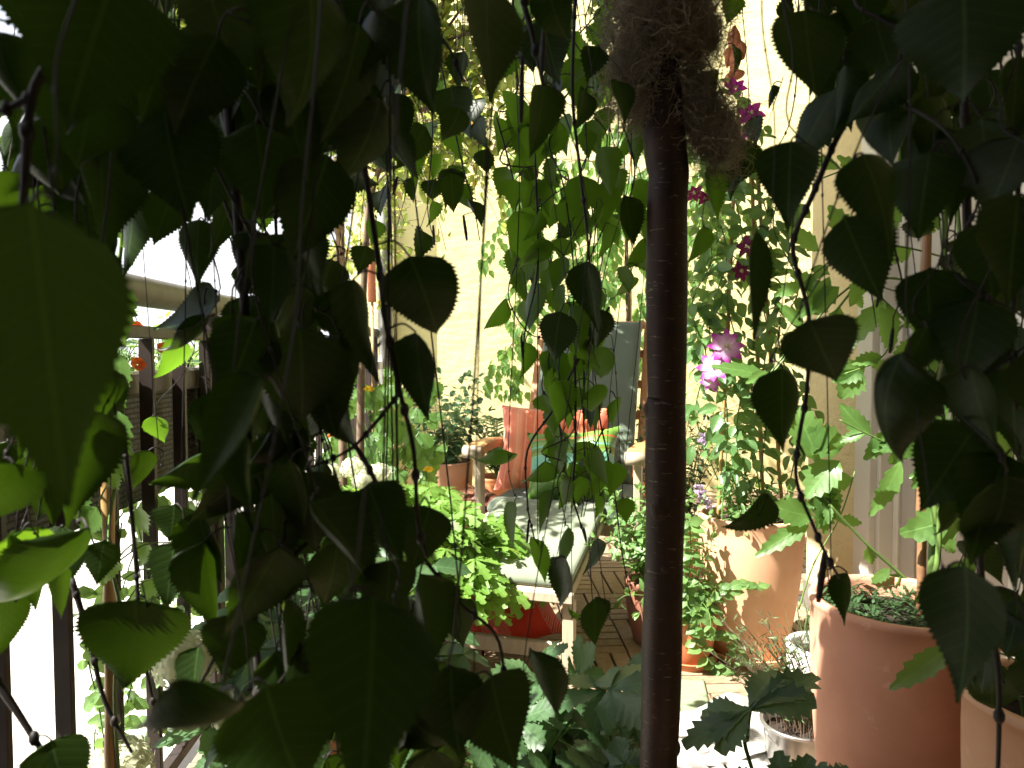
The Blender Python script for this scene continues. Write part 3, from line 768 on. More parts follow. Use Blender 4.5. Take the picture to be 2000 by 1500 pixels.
# ---- small orange pot with trailing mint
ps = floor_at(1352, 1312); ps.y += .07; ps.x = (1352-1000)/F*ps.y
root = empty('potted_mint', ps, 'small orange clay pot with sunlit mint trailing over its rim, just right of the trunk', 'potted plant')
saucer(root, ps, .085, TERRA2, .022); pot(root, ps+Vector((0, 0, .01)), .085, .055, .155, TERRA2, soil=.02)
stem_plant(root, ps+Vector((0, -.01, .145)), 20, .20, .19, .05, MINT, 'ovate', 6, True, .68, (.0, -.03, 0), droop=.95, r0=.05)
stem_plant(root, ps+Vector((-.02, 0, .145)), 7, .36, .07, .048, MINT, 'ovate', 8, True, .68, (-.0, -.0, 0), droop=.2, r0=.03)
sm = MB(); lm = MB()
for v in ([(1345, 1230), (1342, 1150), (1350, 1080), (1345, 1020)], [(1350, 1240), (1400, 1170), (1440, 1140), (1480, 1145)], [(1360, 1240), (1420, 1240), (1450, 1290)], [(1350, 1240), (1395, 1300), (1440, 1330)]):
    pts = smooth_path([P(x, y, ps.y-.09) for x, y in v], 4); tube(sm, pts, .0016, 5, False)
    for p in pts[1:]:
        for s_ in (-1, 1):
            dd = unit(Vector((s_*.9, U(-.5, .1), U(-.5, .3)))); LL = U(.03, .052); leaf(lm, p, dd, Vector((-.2, -.7, .8))+rv(.2), LL, LL*.68, 'ovate', .15, .5, .05, 8)
sm.build('stem', STEM, root); lm.build('foliage', MINT, root)

# ---- pot B: big rosy pot right, tall plant on a cane
pb = Vector((.728, 1.37, 0))
root = empty('potted_dahlia', pb, 'large smooth rosy clay pot at right with a tall toothed-leaved plant on a dark cane', 'potted plant')
pot(root, pb, .158, .118, .535, TERRA3)
mb = MB(); q0 = P(1798, 1190, 1.38); q0.z = .48
pts = [q0.lerp(P(1812, 330, 1.42), i/16)+rv(.0012) for i in range(17)]
tube(mb, pts, [.0085 if i % 4 else .0105 for i in range(17)], 12); mb.build('cane', M('dark cane', (.26, .14, .07), (.18, .09, .045), 25, .45, .1, 100, .0005, (1, 1, .3)), root)
sm = MB(); lm = MB()
stems = [([(1815, 1190), (1825, 1000), (1830, 850), (1840, 600), (1845, 400), (1830, 150)], .0075, 1.36),
         ([(1800, 1190), (1830, 1100), (1840, 930), (1870, 760), (1880, 560), (1860, 300)], .0055, 1.33),
         ([(1790, 1150), (1740, 1105), (1690, 1060), (1620, 985)], .0038, 1.5),
         ([(1620, 985), (1590, 960)], .002, 1.55),
         ([(1835, 700), (1740, 600), (1660, 560), (1500, 740)], .0028, 1.5),
         ([(1840, 560), (1700, 545), (1620, 620), (1560, 660), (1500, 735)], .003, 1.55),
         ([(1840, 640), (1770, 630), (1720, 700), (1650, 730)], .002, 1.45),
         ([(1830, 830), (1760, 870), (1700, 850), (1640, 820)], .002, 1.45),
         ([(1560, 1190), (1590, 1100), (1640, 1010), (1670, 920)], .002, 1.6),
         ([(1835, 500), (1740, 480), (1640, 500), (1560, 560)], .0022, 1.55),
         ([(1840, 430), (1760, 380), (1680, 330), (1600, 350)], .0022, 1.55),
         ([(1835, 300), (1760, 260), (1700, 150), (1660, 120)], .002, 1.5),
         ([(1840, 930), (1900, 850), (1960, 820)], .002, 1.35), ([(1845, 700), (1920, 640), (1980, 640)], .002, 1.35),
         ([(1840, 420), (1900, 330), (1970, 300)], .002, 1.35)]
for v, r, d in stems:
    pts = smooth_path([P(x, y, d) for x, y in v], 6); tube(sm, pts, [r*(1-.35*i/len(pts)) for i in range(len(pts))], 8)
sm.build('stem', M('fleshy stem', (.13, .22, .05), (.09, .15, .04), 14, .4), root)
def toothed(mb, b0, tip, d, wr=.6, ser=.12, N=13, curl=.4, dz=.02, nrm=(-.2, -1, .45), kind='ovate'):
    p = P(b0[0], b0[1], d); q = P(tip[0], tip[1], d+U(-dz, dz)); L = (q-p).length
    leaf(mb, p, q-p, Vector(nrm)+rv(.25), L, L*wr, kind, U(.1, .35), curl*U(.3, 1.2), ser, N)
DL = [((1785, 1175), (1930, 1080), 1.2, .30), ((1860, 1260), (1735, 1345), 1.15, .32), ((1850, 770), (1745, 915), 1.25, .42), ((1800, 940), (1900, 890), 1.3, .40),
      ((1730, 590), (1640, 690), 1.45, .3), ((1800, 660), (1830, 790), 1.3, .5), ((1600, 900), (1560, 790), 1.55, .62), ((1650, 870), (1560, 850), 1.55, .7), ((1640, 900), (1570, 970), 1.55, .7),
      ((1590, 1010), (1505, 985), 1.6, .62), ((1580, 1025), (1475, 1085), 1.6, .3), ((1620, 950), (1640, 1010), 1.55, .6), ((1760, 900), (1700, 1010), 1.5, .3), ((1680, 720), (1640, 780), 1.5, .8), ((1690, 715), (1625, 745), 1.5, .7),
      ((1720, 600), (1760, 690), 1.4, .5), ((1500, 735), (1395, 700), 1.7, .35), ((1760, 1120), (1720, 1160), 1.5, .4), ((1740, 1110), (1695, 1140), 1.5, .4), ((1880, 1010), (1760, 1040), 1.35, .6), ((1830, 1040), (1870, 1080), 1.4, .8),
      ((1640, 560), (1560, 620), 1.5, .45), ((1600, 580), (1540, 520), 1.55, .45), ((1570, 640), (1520, 590), 1.6, .5), ((1660, 600), (1700, 520), 1.5, .45), ((1600, 490), (1540, 440), 1.5, .5), ((1660, 480), (1620, 400), 1.5, .5),
      ((1700, 360), (1640, 300), 1.5, .45), ((1640, 330), (1560, 300), 1.5, .45), ((1760, 400), (1700, 470), 1.45, .5), ((1690, 140), (1640, 200), 1.5, .5), ((1700, 180), (1760, 250), 1.45, .5), ((1800, 230), (1760, 310), 1.4, .4),
      ((1890, 340), (1960, 400), 1.3, .5), ((1900, 640), (1960, 700), 1.3, .5), ((1930, 840), (1990, 900), 1.3, .5), ((1740, 840), (1690, 900), 1.45, .5), ((1700, 850), (1640, 790), 1.5, .5), ((1830, 880), (1780, 960), 1.3, .4),
      ((1850, 1120), (1920, 1190), 1.3, .5), ((1870, 480), (1930, 560), 1.3, .45), ((1820, 560), (1770, 640), 1.4, .45), ((1730, 470), (1680, 540), 1.45, .5), ((1620, 540), (1590, 610), 1.5, .4)]
for b0, tp, d, wr in DL: toothed(lm, b0, tp, d, wr)
for k in range(60):
    v, r, d = random.choice(stems); i = random.randrange(len(v)-1); t = random.random()
    b0 = (v[i][0]*(1-t)+v[i+1][0]*t, v[i][1]*(1-t)+v[i+1][1]*t); a = U(0, 6.28); LL = U(35, 80)
    if b0[1] < 1120: toothed(lm, b0, (b0[0]+math.cos(a)*LL, b0[1]+abs(math.sin(a))*LL*.9), d, .5, .14)
lm.build('foliage', DAHL, root)
lm = MB(); sm = MB()
for k in range(190):
    a = U(0, 6.28); q = math.sqrt(random.random())*.14; p = pb+Vector((math.cos(a)*q, math.sin(a)*q, .495)); h = U(.01, .045)
    for j in range(6):
        dd = unit(Vector((math.cos(j*2.1+a), math.sin(j*2.1+a), U(.1, 1)))); leaf(lm, p+Vector((0, 0, h*j/6)), dd, (0, 0, 1), U(.012, .024), .006, 'lance', .2, .3, 0, 4)
lm.build('ground_cover', ANEM, root)

# ---- pot C lower right corner
pc = Vector((.80, 1.04, 0))
root = empty('corner_pot', pc, 'pale clay pot cut off by the lower right corner, before the large rosy pot', 'pot')
pot(root, pc, .135, .10, .505, TERRA, soil=.05, lip=.012)
stem_plant(root, pc+Vector((0, 0, .46)), 9, .16, .06, .05, ANEM, 'lance', 5, False, .35, r0=.07)

# ---- zinc bucket with wiry herb
pz = Vector((.672, 1.70, 0))
root = empty('zinc_bucket_herb', pz, 'round zinc bucket with a wiry herb, left of the large rosy pot', 'potted plant')
mb = MB(); lathe(mb, [(.0, 0), (.062, 0), (.063, .004), (.082, .125), (.088, .128), (.089, .134), (.084, .137), (.079, .133), (.062, .03), (0, .03)], pz, 48); mb.build('bucket', METAL, root)
mb = MB(); hp = [pz+Vector((-.086*math.cos(a), -.086*math.sin(a)*.4-.02, .125+.04*math.sin(a)*-1)) for a in np.linspace(0, math.pi, 14)]; tube(mb, hp, .002, 6); mb.build('handle', METAL, root)
mb = MB(); lathe(mb, [(0, .115), (.06, .113), (.078, .11)], pz, 30); mb.build('soil', SOIL, root)
sm = MB(); lm = MB()
for k in range(60):
    a = U(0, 6.28); q = U(0, .065); b0 = pz+Vector((math.cos(a)*q, math.sin(a)*q, .11)); out = Vector((-.09+math.cos(a)*q*1.2, math.sin(a)*q, 0)); h = U(.10, .26)
    pts = [b0+out*(t*t)+Vector((0, 0, h*t))+rv(.002) for t in np.linspace(0, 1, 7)]; tube(sm, pts, .0011, 4, False)
    for j in range(26):
        t = U(.25, 1)*6; i = min(int(t), 5); p = pts[i].lerp(pts[i+1], t-i); dd = unit(Vector((U(-1, 1), U(-1, 1), U(.0, 1.3)))); leaf(lm, p, dd, rv(1), U(.014, .026), .0034, 'lance', 0, .2, 0, 3)
sm.build('stem', BRN, root); lm.build('foliage', ROSM, root)

# ---- white pot with chives further back, glaring in sun
pw = Vector((.86, 2.02, 0))
root = empty('white_pot', pw, 'white pot with thin grass blades glaring in sun behind the zinc bucket', 'potted plant')
pot(root, pw, .095, .07, .19, M('white glaze', (.80, .79, .76), (.74, .73, .70), 5, .25), soil=.03)
lm = MB()
for k in range(60):
    a = U(0, 6.28); q = U(0, .07); d = Vector((math.cos(a), math.sin(a), 0)); leaf(lm, pw+d*q+Vector((0, 0, .16)), d*U(.2, .9)+Vector((-.2, 0, 1)), d, U(.10, .2), .004, 'lance', .2, U(.5, 1.6), 0, 7)
lm.build('foliage', ROSM, root)

# ---- newspapers and a green mat on the deck
def mat_news():
    m, t, b = nodes('newsprint'); u = t.nodes.new('ShaderNodeUVMap'); u.uv_map = 'UVMap'
    su = t.nodes.new('ShaderNodeSeparateXYZ'); t.links.new(u.outputs[0], su.inputs[0]); x, y = su.outputs[0], su.outputs[1]
    colm = math_(t, 'GREATER_THAN', math_(t, 'FRACT', math_(t, 'MULTIPLY', x, 4)), .08)
    line = math_(t, 'GREATER_THAN', math_(t, 'FRACT', math_(t, 'MULTIPLY', y, 62)), .5)
    mp = t.nodes.new('ShaderNodeMapping'); mp.inputs['Scale'].default_value = (160, 40, 1); t.links.new(u.outputs[0], mp.inputs[0])
    wd = math_(t, 'GREATER_THAN', noise_(t, mp.outputs[0], 1, 1), .47)
    blk = math_(t, 'GREATER_THAN', noise_(t, u.outputs[0], 2.2, 1), .5)
    f = math_(t, 'MULTIPLY', math_(t, 'MULTIPLY', colm, line), math_(t, 'MULTIPLY', wd, blk))
    t.links.new(mixc(t, math_(t, 'MULTIPLY', f, .55), (.40, .39, .36), (.10, .10, .10)), b.inputs['Base Color']); b.inputs['Roughness'].default_value = .8
    return m
NEWS = mat_news()
def sheet(name, mat, c, w, h, rz, label, cat, lift=.012, seed=0, n=30, z0=.004):
    mb = MB(); vs = []; uv = []; c = Vector(c)
    for j in range(n+1):
        for i in range(n+1):
            u, v = i/n-.5, j/n-.5; q = Vector((u*w, v*h, 0)); 
            z = z0+lift*(abs(noise.noise(Vector((u*2.5+seed, v*2.5, seed))))*1.6+.25*abs(noise.noise(Vector((u*9, v*3+seed, 1)))))
            q.rotate(Matrix.Rotation(rz, 3, 'Z')); vs.append(c+q+Vector((0, 0, z))); uv.append((u+.5, v+.5))
    K = n+1; mb.add(vs, [(j*K+i, j*K+i+1, (j+1)*K+i+1, (j+1)*K+i) for j in range(n) for i in range(n)], uv, .5)
    o = mb.build(name, mat, None, c); tag(o, label, cat)
    s_ = o.modifiers.new('t', 'SOLIDIFY'); s_.thickness = .0012; return o
p = floor_at(1345, 1390); sheet('floor_mat', M('pale green felt', (.22, .27, .16), (.18, .23, .13), 8, .9, .2, 200, .001), p+Vector((-.06, 0, 0)), .24, .42, -.15, 'pale green mat lying flat in full sun on the deck right of the trunk', 'mat', .004, 2)
p = floor_at(1440, 1440); sheet('newspaper', NEWS, p+Vector((-.01, .0, .006)), .34, .26, .35, 'crumpled newspaper spread on the deck nearest the zinc bucket', 'newspaper', .035, 5)
p = floor_at(1370, 1475); sheet('newspaper', NEWS, p+Vector((.0, -.02, .012)), .30, .28, -.3, 'newspaper lying on the deck closest to the birch trunk', 'newspaper', .03, 9)

# ---- bright palmate plant spilling left of the leg rest
pg = Vector((-.44, 2.40, 0))
root = empty('potted_geranium', pg, 'bushy bright green cut-leaved geranium in sun, left of the leg rest', 'potted plant')
pot(root, pg, .15, .11, .24, TERRA, soil=.03)
sm = MB(); lm = MB()
for k in range(430):
    a = U(0, 6.28); q = math.sqrt(random.random()); d = Vector((math.cos(a), math.sin(a), 0))
    ex = d.x*(.45 if d.x > 0 else .62)*q; ey = d.y*.30*q; top = .56-.26*q*q+U(-.10, .03)
    p = pg+Vector((ex+.02+(.06 if d.x > 0 else 0), ey-.05, max(.1, top)))
    b0 = pg+d*(.08*q)+Vector((0, 0, .2)); mid = b0.lerp(p, .5)+Vector((0, 0, .06)); tube(sm, [b0, mid, p], .0014, 4, False)
    palmate(lm, p, unit(d*(.4+q)+Vector((.1, -.3, U(-.7, .1)))), Vector((0, -.2, 1))+rv(.3), U(.055, .09), 5, 2.0, 9, .24, .25, wl=.40)
sm.build('stem', STEM, root); lm.build('foliage', GER, root)
# white blooms behind it
pk = Vector((-.66, 2.98, 0))
root = empty('potted_white_phlox', pk, 'plant with white flower heads blown out by sun behind the bright geranium', 'potted plant')
pot(root, pk, .12, .09, .22, TERRA2)
stem_plant(root, pk+Vector((0, 0, .2)), 30, .34, .16, .05, GER, 'ovate', 6, True, .4, r0=.06)
def mophead(root, c, R, n, mat, fr=.016, name='flower_head', squash=.85):
    mb = MB(); c = Vector(c)
    for k in range(n):
        z = 1-2*(k+.5)/n; r = math.sqrt(1-z*z); a = k*2.39996; d = Vector((r*math.cos(a), r*math.sin(a), z*squash))
        if d.z < -.6: continue
        flower(mb, c+d*R*U(.9, 1.04), unit(d+rv(.18)), fr*U(.85, 1.15), 4, 'round', .42, .08, 4)
    ellipsoid(mb, c, (R*.82, R*.82, R*.8*squash), None, 14, 10); return mb.build(name, mat, root)
for (px, py, d) in ((645, 925, 2.9), (690, 915, 2.85), (740, 925, 2.9), (712, 938, 2.8)): mophead(root, P(px, py, d), .05, 70, WHITEP, .010)

# ---- hydrangea by the railing
ph_ = Vector((-.42, 1.62, 0))
root = empty('hydrangea_bush', ph_, 'hydrangea with round cream white flower heads by the railing at lower left', 'shrub')
pot(root, ph_, .17, .13, .26, TERRA3)
sm = MB(); lm = MB()
for k in range(90):
    a = U(0, 6.28); q = math.sqrt(random.random()); p = ph_+Vector((math.cos(a)*.30*q+.05, math.sin(a)*.26*q, U(.22, .62)-.15*q))
    b0 = ph_+Vector((math.cos(a)*.08*q, math.sin(a)*.08*q, .23)); tube(sm, [b0, b0.lerp(p, .6)+Vector((0, 0, .03)), p], .003, 5, False)
    for s_ in range(3):
        d = unit(Vector((math.cos(a+s_*2.1), math.sin(a+s_*2.1), U(-.5, .2)))); LL = U(.07, .115); leaf(lm, p, d, Vector((0, -.3, 1))+rv(.25), LL, LL*.62, 'ovate', .2, .5, .09, 12)
sm.build('stem', STEM, root); lm.build('foliage', ANEM, root)
for (px, py, d, R) in ((362, 1290, 1.50, .064), (626, 1240, 1.58, .062), (470, 1385, 1.45, .055), (232, 1500, 1.35, .06), (520, 1340, 1.6, .05)): mophead(root, P(px, py, d), R, 95, WHITEP, .0165)

# ---- planter flowers above the rim (nasturtium)
pn = B(XL-.135, 1.55, .925)
root = empty('nasturtium_plant', pn, 'orange red flowering plant growing in the wicker planter under the handrail', 'plant')
sm = MB(); lm = MB(); fm = []
for k in range(190):
    y = U(.9, 2.22); b0 = B(XL-.135+U(-.06, .06), y, .93); h = abs(random.gauss(.07, .05)); p = b0+Vector((U(-.07, .07), U(-.08, .08), h)); tube(sm, [b0, b0.lerp(p, .5)+Vector((0, 0, .02)), p], .0012, 4, False)
    if k % 3: LL = U(.03, .055); leaf(lm, p, unit(Vector((U(-1, 1), U(-1, 1), .1))), Vector((.2, -.2, 1)), LL, LL, 'round', .1, .2, 0, 7)
    else:
        for j in range(10): leaf(lm, p.lerp(b0, U(0, .6)), unit(Vector((U(-1, 1), U(-1, 1), U(0, 1)))), (0, 0, 1), U(.02, .045), .006, 'lance', .1, .3, 0, 4)
sm.build('stem', STEM, root); lm.build('foliage', MINT, root)
for (px, py, d) in ((265, 640, 1.5), (318, 682, 1.55), (268, 712, 1.42), (432, 700, 1.8)):
    mb = MB(); flower(mb, P(px, py, d), (.8, -.6, .5), .016, 5, 'round', .5, .5, 6); mb.build('flower', ORANGE, root)
# ---- abutilon with yellow bells by the far railing
pq = Vector((-.62, 3.55, 0))
root = empty('potted_abutilon', pq, 'maple-leaved plant with hanging yellow flowers before the grey downpipe', 'potted plant')
pot(root, pq, .14, .10, .22, TERRA2)
for (x0, x1) in ((768, 772), (795, 785)):
    mb = MB(); q0 = P(x0, 960, 3.5); q0.z = .18; tube(mb, [q0, P(x1, 700, 3.5)], .006, 8); mb.build('cane', CANE, root)
sm = MB(); lm = MB()
for k in range(60):
    b0 = pq+Vector((U(-.05, .05), U(-.05, .05), .2)); p = P(U(640, 850), U(720, 930), 3.5+U(-.25, .15)); tube(sm, smooth_path([b0, b0.lerp(p, .5)+Vector((0, 0, .08)), p], 3), .002, 5, False)
    palmate(lm, p, Vector((U(-.6, .6), -.5, -.9)), Vector((0, -1, .6))+rv(.3), U(.07, .12), 3, .9, 9, .15, .1, wl=.65)
sm.build('stem', STEM, root); lm.build('foliage', DAHL, root)
for (px, py, d, R, mt) in ((720, 765, 3.2, .034, YELLOW), (650, 722, 3.3, .02, YELLOW), (648, 855, 3.2, .03, ORANGE), (836, 922, 3.2, .033, YELLOW)):
    mb = MB(); flower(mb, P(px, py-12, d), (.1, -.35, -1), R, 5, 'round', .42, 1.1, 7); mb.build('flower', mt, root)

# ---- round leaved shrub in low pot by the wall
pr = Vector((-.43, 4.72, 0))
root = empty('potted_shrub', pr, 'bluish round-leaved shrub in a wide brown clay pot at the foot of the yellow wall', 'potted plant')
pot(root, pr, .18, .155, .30, terracotta('brown clay', (.36, .20, .12), (.30, .165, .10), (.42, .27, .18)))
stem_plant(root, pr+Vector((0, 0, .27)), 26, .62, .26, .075, ROUND, 'round', 9, True, .72, rad=.003, r0=.09, droop=.15, N=7, ser=0, hv=.6)
# ---- zamioculcas / fern left of armrest
pf = Vector((-.10, 4.6, 0))
root = empty('potted_fern', pf, 'dark arching fern-like plant between the brown pot and the chair armrest', 'potted plant')
pot(root, pf, .13, .1, .22, TERRA2)
sm = MB(); lm = MB()
for k in range(22):
    a = U(0, 6.28); d = Vector((math.cos(a), math.sin(a)*.5, 0)); h = U(.25, .62); o_ = U(.12, .34)
    pts = [pf+Vector((0, 0, .2))+d*(o_*t**1.4)+Vector((0, 0, h*(t-.35*t*t*t))) for t in np.linspace(0, 1, 16)]; tube(sm, pts, .003, 5, False)
    for i in range(3, 16):
        tg = unit(pts[i]-pts[i-1]); s0 = tg.cross(Vector((0, 0, 1))).normalized()
        for s_ in (-1, 1): leaf(lm, pts[i], unit(s0*s_+tg*.7), Vector((0, -.4, 1)), U(.05, .07)*(1.15-.03*i), .02, 'ovate', .15, .4, 0, 6)
sm.build('stem', STEM, root); lm.build('foliage', DARKL, root)
# ---- heuchera
pu = Vector((-.18, 3.15, 0))
root = empty('potted_heuchera', pu, 'low reddish brown leaved plant in a clay pot left of the chair seat', 'potted plant')
pot(root, pu, .12, .09, .2, TERRA2)
sm = MB(); lm = MB()
for k in range(80):
    a = U(0, 6.28); q = math.sqrt(random.random()); d = Vector((math.cos(a), math.sin(a), 0)); b0 = pu+Vector((0, 0, .18)); p = pu+d*(.15*q)+Vector((0, 0, .40-.12*q*q+U(-.03, .03)))
    tube(sm, [b0, p], .0015, 4, False); palmate(lm, p, d+Vector((0, -.3, -.3)), Vector((0, -.3, 1))+rv(.2), U(.04, .065), 5, 2.2, 6, .1, .1, wl=.7)
sm.build('stem', STEM, root); lm.build('foliage', HEUC, root)
# ---- basil-like plant right of the leg rest, behind the trunk
po = Vector((.50, 2.52, 0))
root = empty('potted_oregano', po, 'leafy herb in a dark clay pot between the leg rest and the birch trunk', 'potted plant')
pot(root, po, .11, .08, .22, terracotta('dark clay', (.25, .10, .06), (.2, .08, .05), (.3, .16, .1)))
stem_plant(root, po+Vector((0, 0, .2)), 34, .38, .17, .045, MINT, 'ovate', 8, True, .7, (-.04, -.02, 0), r0=.07, droop=.35)
pl_ = Vector((.70, 3.25, 0))
root = empty('potted_sage', pl_, 'dark herb with thin lilac flower spikes behind the right armrest', 'potted plant')
pot(root, pl_, .15, .12, .26, TERRA2)
tips = stem_plant(root, pl_+Vector((0, 0, .24)), 60, .52, .2, .05, ANEM, 'ovate', 8, True, .5, r0=.1, droop=.15)
sm = MB()
for p, tg in tips[:9]:
    for k in range(26): flower(sm, p+tg*U(0, .09)+rv(.004), rv(1), .006, 3, 'petal', .5, .2, 4)
sm.build('flower_spike', LILAC, root)

# ---- anemone leaves at the bottom edge
pe = Vector((.13, 1.02, 0))
root = empty('anemone_clump', pe, 'dull green clump of large cut leaves at the bottom, left of the trunk', 'plant')
pot(root, pe+Vector((0, .02, 0)), .14, .11, .22, TERRA3)
sm = MB(); lm = MB()
def aleaf(px, py, d, R, dx, dz, lob=5, sp=1.9, nrm=(0, -.5, 1)):
    p = P(px, py, d); b0 = pe+Vector((U(-.06, .06), U(-.04, .08), .2)); mid = b0.lerp(p, .55)+Vector((0, 0, .04)); tube(sm, smooth_path([b0, mid, p], 5), [.0024]*11, 6, False)
    palmate(lm, p, Vector((dx, -.25, dz)), Vector(nrm)+rv(.12), R, lob, sp, 17, .16, .22, wl=.52)
for a in ((1190, 1345, 1.0, .085, .6, .35), (1180, 1350, 1.02, .08, -.7, .1), (1050, 1330, 1.1, .08, -.5, .3), (1075, 1400, 1.0, .07, .6, -.3), (1010, 1420, 1.05, .08, -.7, -.2), (1130, 1320, 1.15, .07, .1, .6), (1240, 1420, 1.1, .045, .3, .3),
          (950, 1440, 1.0, .08, -.3, .2), (1000, 1490, .95, .07, .4, .2), (880, 1470, 1.0, .08, -.4, .3), (1100, 1470, .95, .07, .5, -.1), (1160, 1500, .9, .06, -.2, .4), (820, 1440, 1.05, .08, -.4, .3), (930, 1380, 1.15, .07, -.3, .5), (1060, 1290, 1.2, .055, .4, .6), (1230, 1330, 1.1, .06, .8, .5)): aleaf(*a)
for k in range(50):
    aleaf(U(820, 1230), U(1400, 1540), U(.9, 1.2), U(.04, .07), U(-1, 1), U(-.3, .7))
sm.build('stem', STEM, root); lm.build('foliage', ANEM, root)
pe = Vector((.42, .95, 0))
root = empty('anemone_clump', pe, 'large cut leaves on stalks along the bottom edge, right of the trunk', 'plant')
pot(root, pe+Vector((0, -.02, 0)), .10, .08, .18, TERRA3)
sm = MB(); lm = MB()
p = P(1465, 1385, 1.0); tube(sm, smooth_path([pe+Vector((0, 0, .16)), P(1468, 1500, .98), P(1460, 1440, 1.0), p], 5), .0028, 7, False)
palmate(lm, p, (1, .1, .75), (-.5, -.3, .9), .115, 3, .5, 17, .18, .05, wl=.5)
palmate(lm, p, (-1, -.1, -.35), (-.3, -.3, 1), .10, 3, .5, 17, .18, .05, wl=.5)
for (px, py, R, dx, dz) in ((1500, 1490, .07, -.8, .2), (1540, 1500, .07, .2, .8), (1600, 1500, .06, .4, .7), (1450, 1500, .05, -.4, .6), (1700, 1520, .07, -.4, .5), (1760, 1530, .06, .4, .5), (1800, 1530, .05, .8, .4), (1560, 1510, .07, .7, .5), (1350, 1530, .05, .3, .6)):
    p = P(px, py+55, .86); R *= .85; b0 = pe+Vector((U(-.04, .04), U(-.04, .0), .16)); tube(sm, smooth_path([b0, b0.lerp(p, .5)+Vector((0, 0, .03)), p], 4), .002, 6, False)
    palmate(lm, p, (dx, -.15, dz), (0, -.4, 1), R, 5, 1.6, 15, .15, .2, wl=.55)
sm.build('stem', STEM, root); lm.build('foliage', ANEM, root)
# ================================================================ small orchard tree at the railing
random.seed(21)
pt = Vector((-.86, 3.7, 0)); pt = Vector((-.66, 3.25, 0))
root = empty('orchard_tree', pt, 'small tree with green and orange leaves in sun, crown above the downpipe', 'tree')
pot(root, pt, .16, .13, .28, TERRA2)
mb = MB(); forks = []
tr = smooth_path([pt+Vector((0, 0, .2)), P(704, 900, 3.2), P(706, 700, 3.2), P(712, 520, 3.2), P(722, 400, 3.15), P(745, 320, 3.1), P(800, 215, 3.0), P(850, 90, 2.95)], 5)
tube(mb, tr, [.019*(1-.6*i/len(tr)) for i in range(len(tr))], 10); mb.build('trunk', BRN, root)
mb = MB(); lm = MB()
cc = [P(820, 190, 2.95), P(740, 110, 3.0), P(900, 270, 2.85), P(690, 200, 3.1), P(960, 180, 2.8), P(860, 40, 3.0), P(960, 300, 2.8), P(740, 0, 3.0), P(1010, 90, 2.8), P(640, 60, 3.1), P(820, 310, 2.95), P(900, -120, 2.9), P(720, -150, 3.0), P(1000, -60, 2.8)]
shade_clumps = [Vector(q_) for q_ in ((-.97, 2.6, 2.0), (-.75, 2.8, 2.0), (-.42, 3.1, 2.0), (-.6, 3.0, 1.85), (-1.0, 2.35, 2.05), (-1.15, 2.5, 2.2), (-.8, 2.55, 1.8), (-.5, 2.95, 2.3), (-.9, 2.9, 2.25), (-.3, 3.3, 1.8), (-.25, 3.0, 2.1), (-1.2, 2.75, 1.9), (-1.1, 2.15, 2.0), (-.95, 2.3, 1.9), (-1.2, 2.2, 2.15), (-.9, 4.5, 1.9), (-1.1, 4.4, 1.5), (-.6, 4.5, 2.1), (-.25, 4.6, 2.15), (-.8, 4.4, 1.6))]  # clumps added on the sun's path to shade chair and wall
for c in cc+shade_clumps:
    s0 = min(tr[12:], key=lambda q: (q-c).length); path = smooth_path([s0, s0.lerp(c, .5)+Vector((0, 0, .05)), c], 5); tube(mb, path, [.007*(1-.7*i/len(path)) for i in range(len(path))], 6, False)
    for k in range(15 if c in cc else 24):
        e = c+Vector((random.gauss(0, .15), random.gauss(0, .17), random.gauss(0, .12))); s1 = random.choice(path[3:]); tp = smooth_path([s1, s1.lerp(e, .5)+Vector((0, 0, .03)), e], 4); tube(mb, tp, .0018, 4, False)
        for j in range(9):
            q = random.choice(tp[1:])+rv(.012); LL = U(.035, .065); d = unit(rv(1)+Vector((0, 0, -.25))); leaf(lm, q, d, Vector((0, 0, .6))+rv(.7), LL, LL*.55, 'ovate', U(.1, .5), U(.1, 1.0), .04, 8)
mb.build('branch', BRN, root); lm.build('crown', FRUITL, root)
# stake bound to it with twine
root = empty('tree_stake', P(668, 900, 3.0)*1, 'rough wooden stake bound with twine just left of the downpipe', 'stake')
mb = MB(); q = P(668, 900, 3.0); tube(mb, smooth_path([Vector((q.x, q.y, 0)), Vector((q.x+.004, q.y, .6)), P(664, 420, 3.0)+Vector((0, 0, .03))], 8), .017, 12); mb.build('pole', BRN, root)
mb = MB()
for zc in (P(664, 445, 3.0).z, P(664, 455, 3.0).z, P(664, 570, 3.0).z):
    for k in range(5): lathe(mb, [(.018, -.003), (.0215, 0), (.018, .003)], Vector((q.x, q.y, zc+.006*k)), 14)
for k in range(14):
    p = Vector((q.x+U(-.02, .02), q.y-.02, P(664, 450, 3.0).z)); tube(mb, [p, p+Vector((U(-.02, .03), -.01, -.12)), p+Vector((U(-.03, .04), 0, -.3))], .0009, 4, False)
mb.build('twine', TWINE, root)
root = empty('clay_pipe', P(725, 560, 3.7), 'slim orange clay tube fixed upright beside the downpipe', 'ornament')
mb = MB(); a = P(727, 590, 3.9); b_ = P(722, 430, 3.9); tube(mb, [a, b_], .022, 16); mb.build('tube', CLAY, root)
mb = MB(); tube(mb, [Vector((a.x, a.y, 0)), a], .008, 8); mb.build('pole', CANE, root)

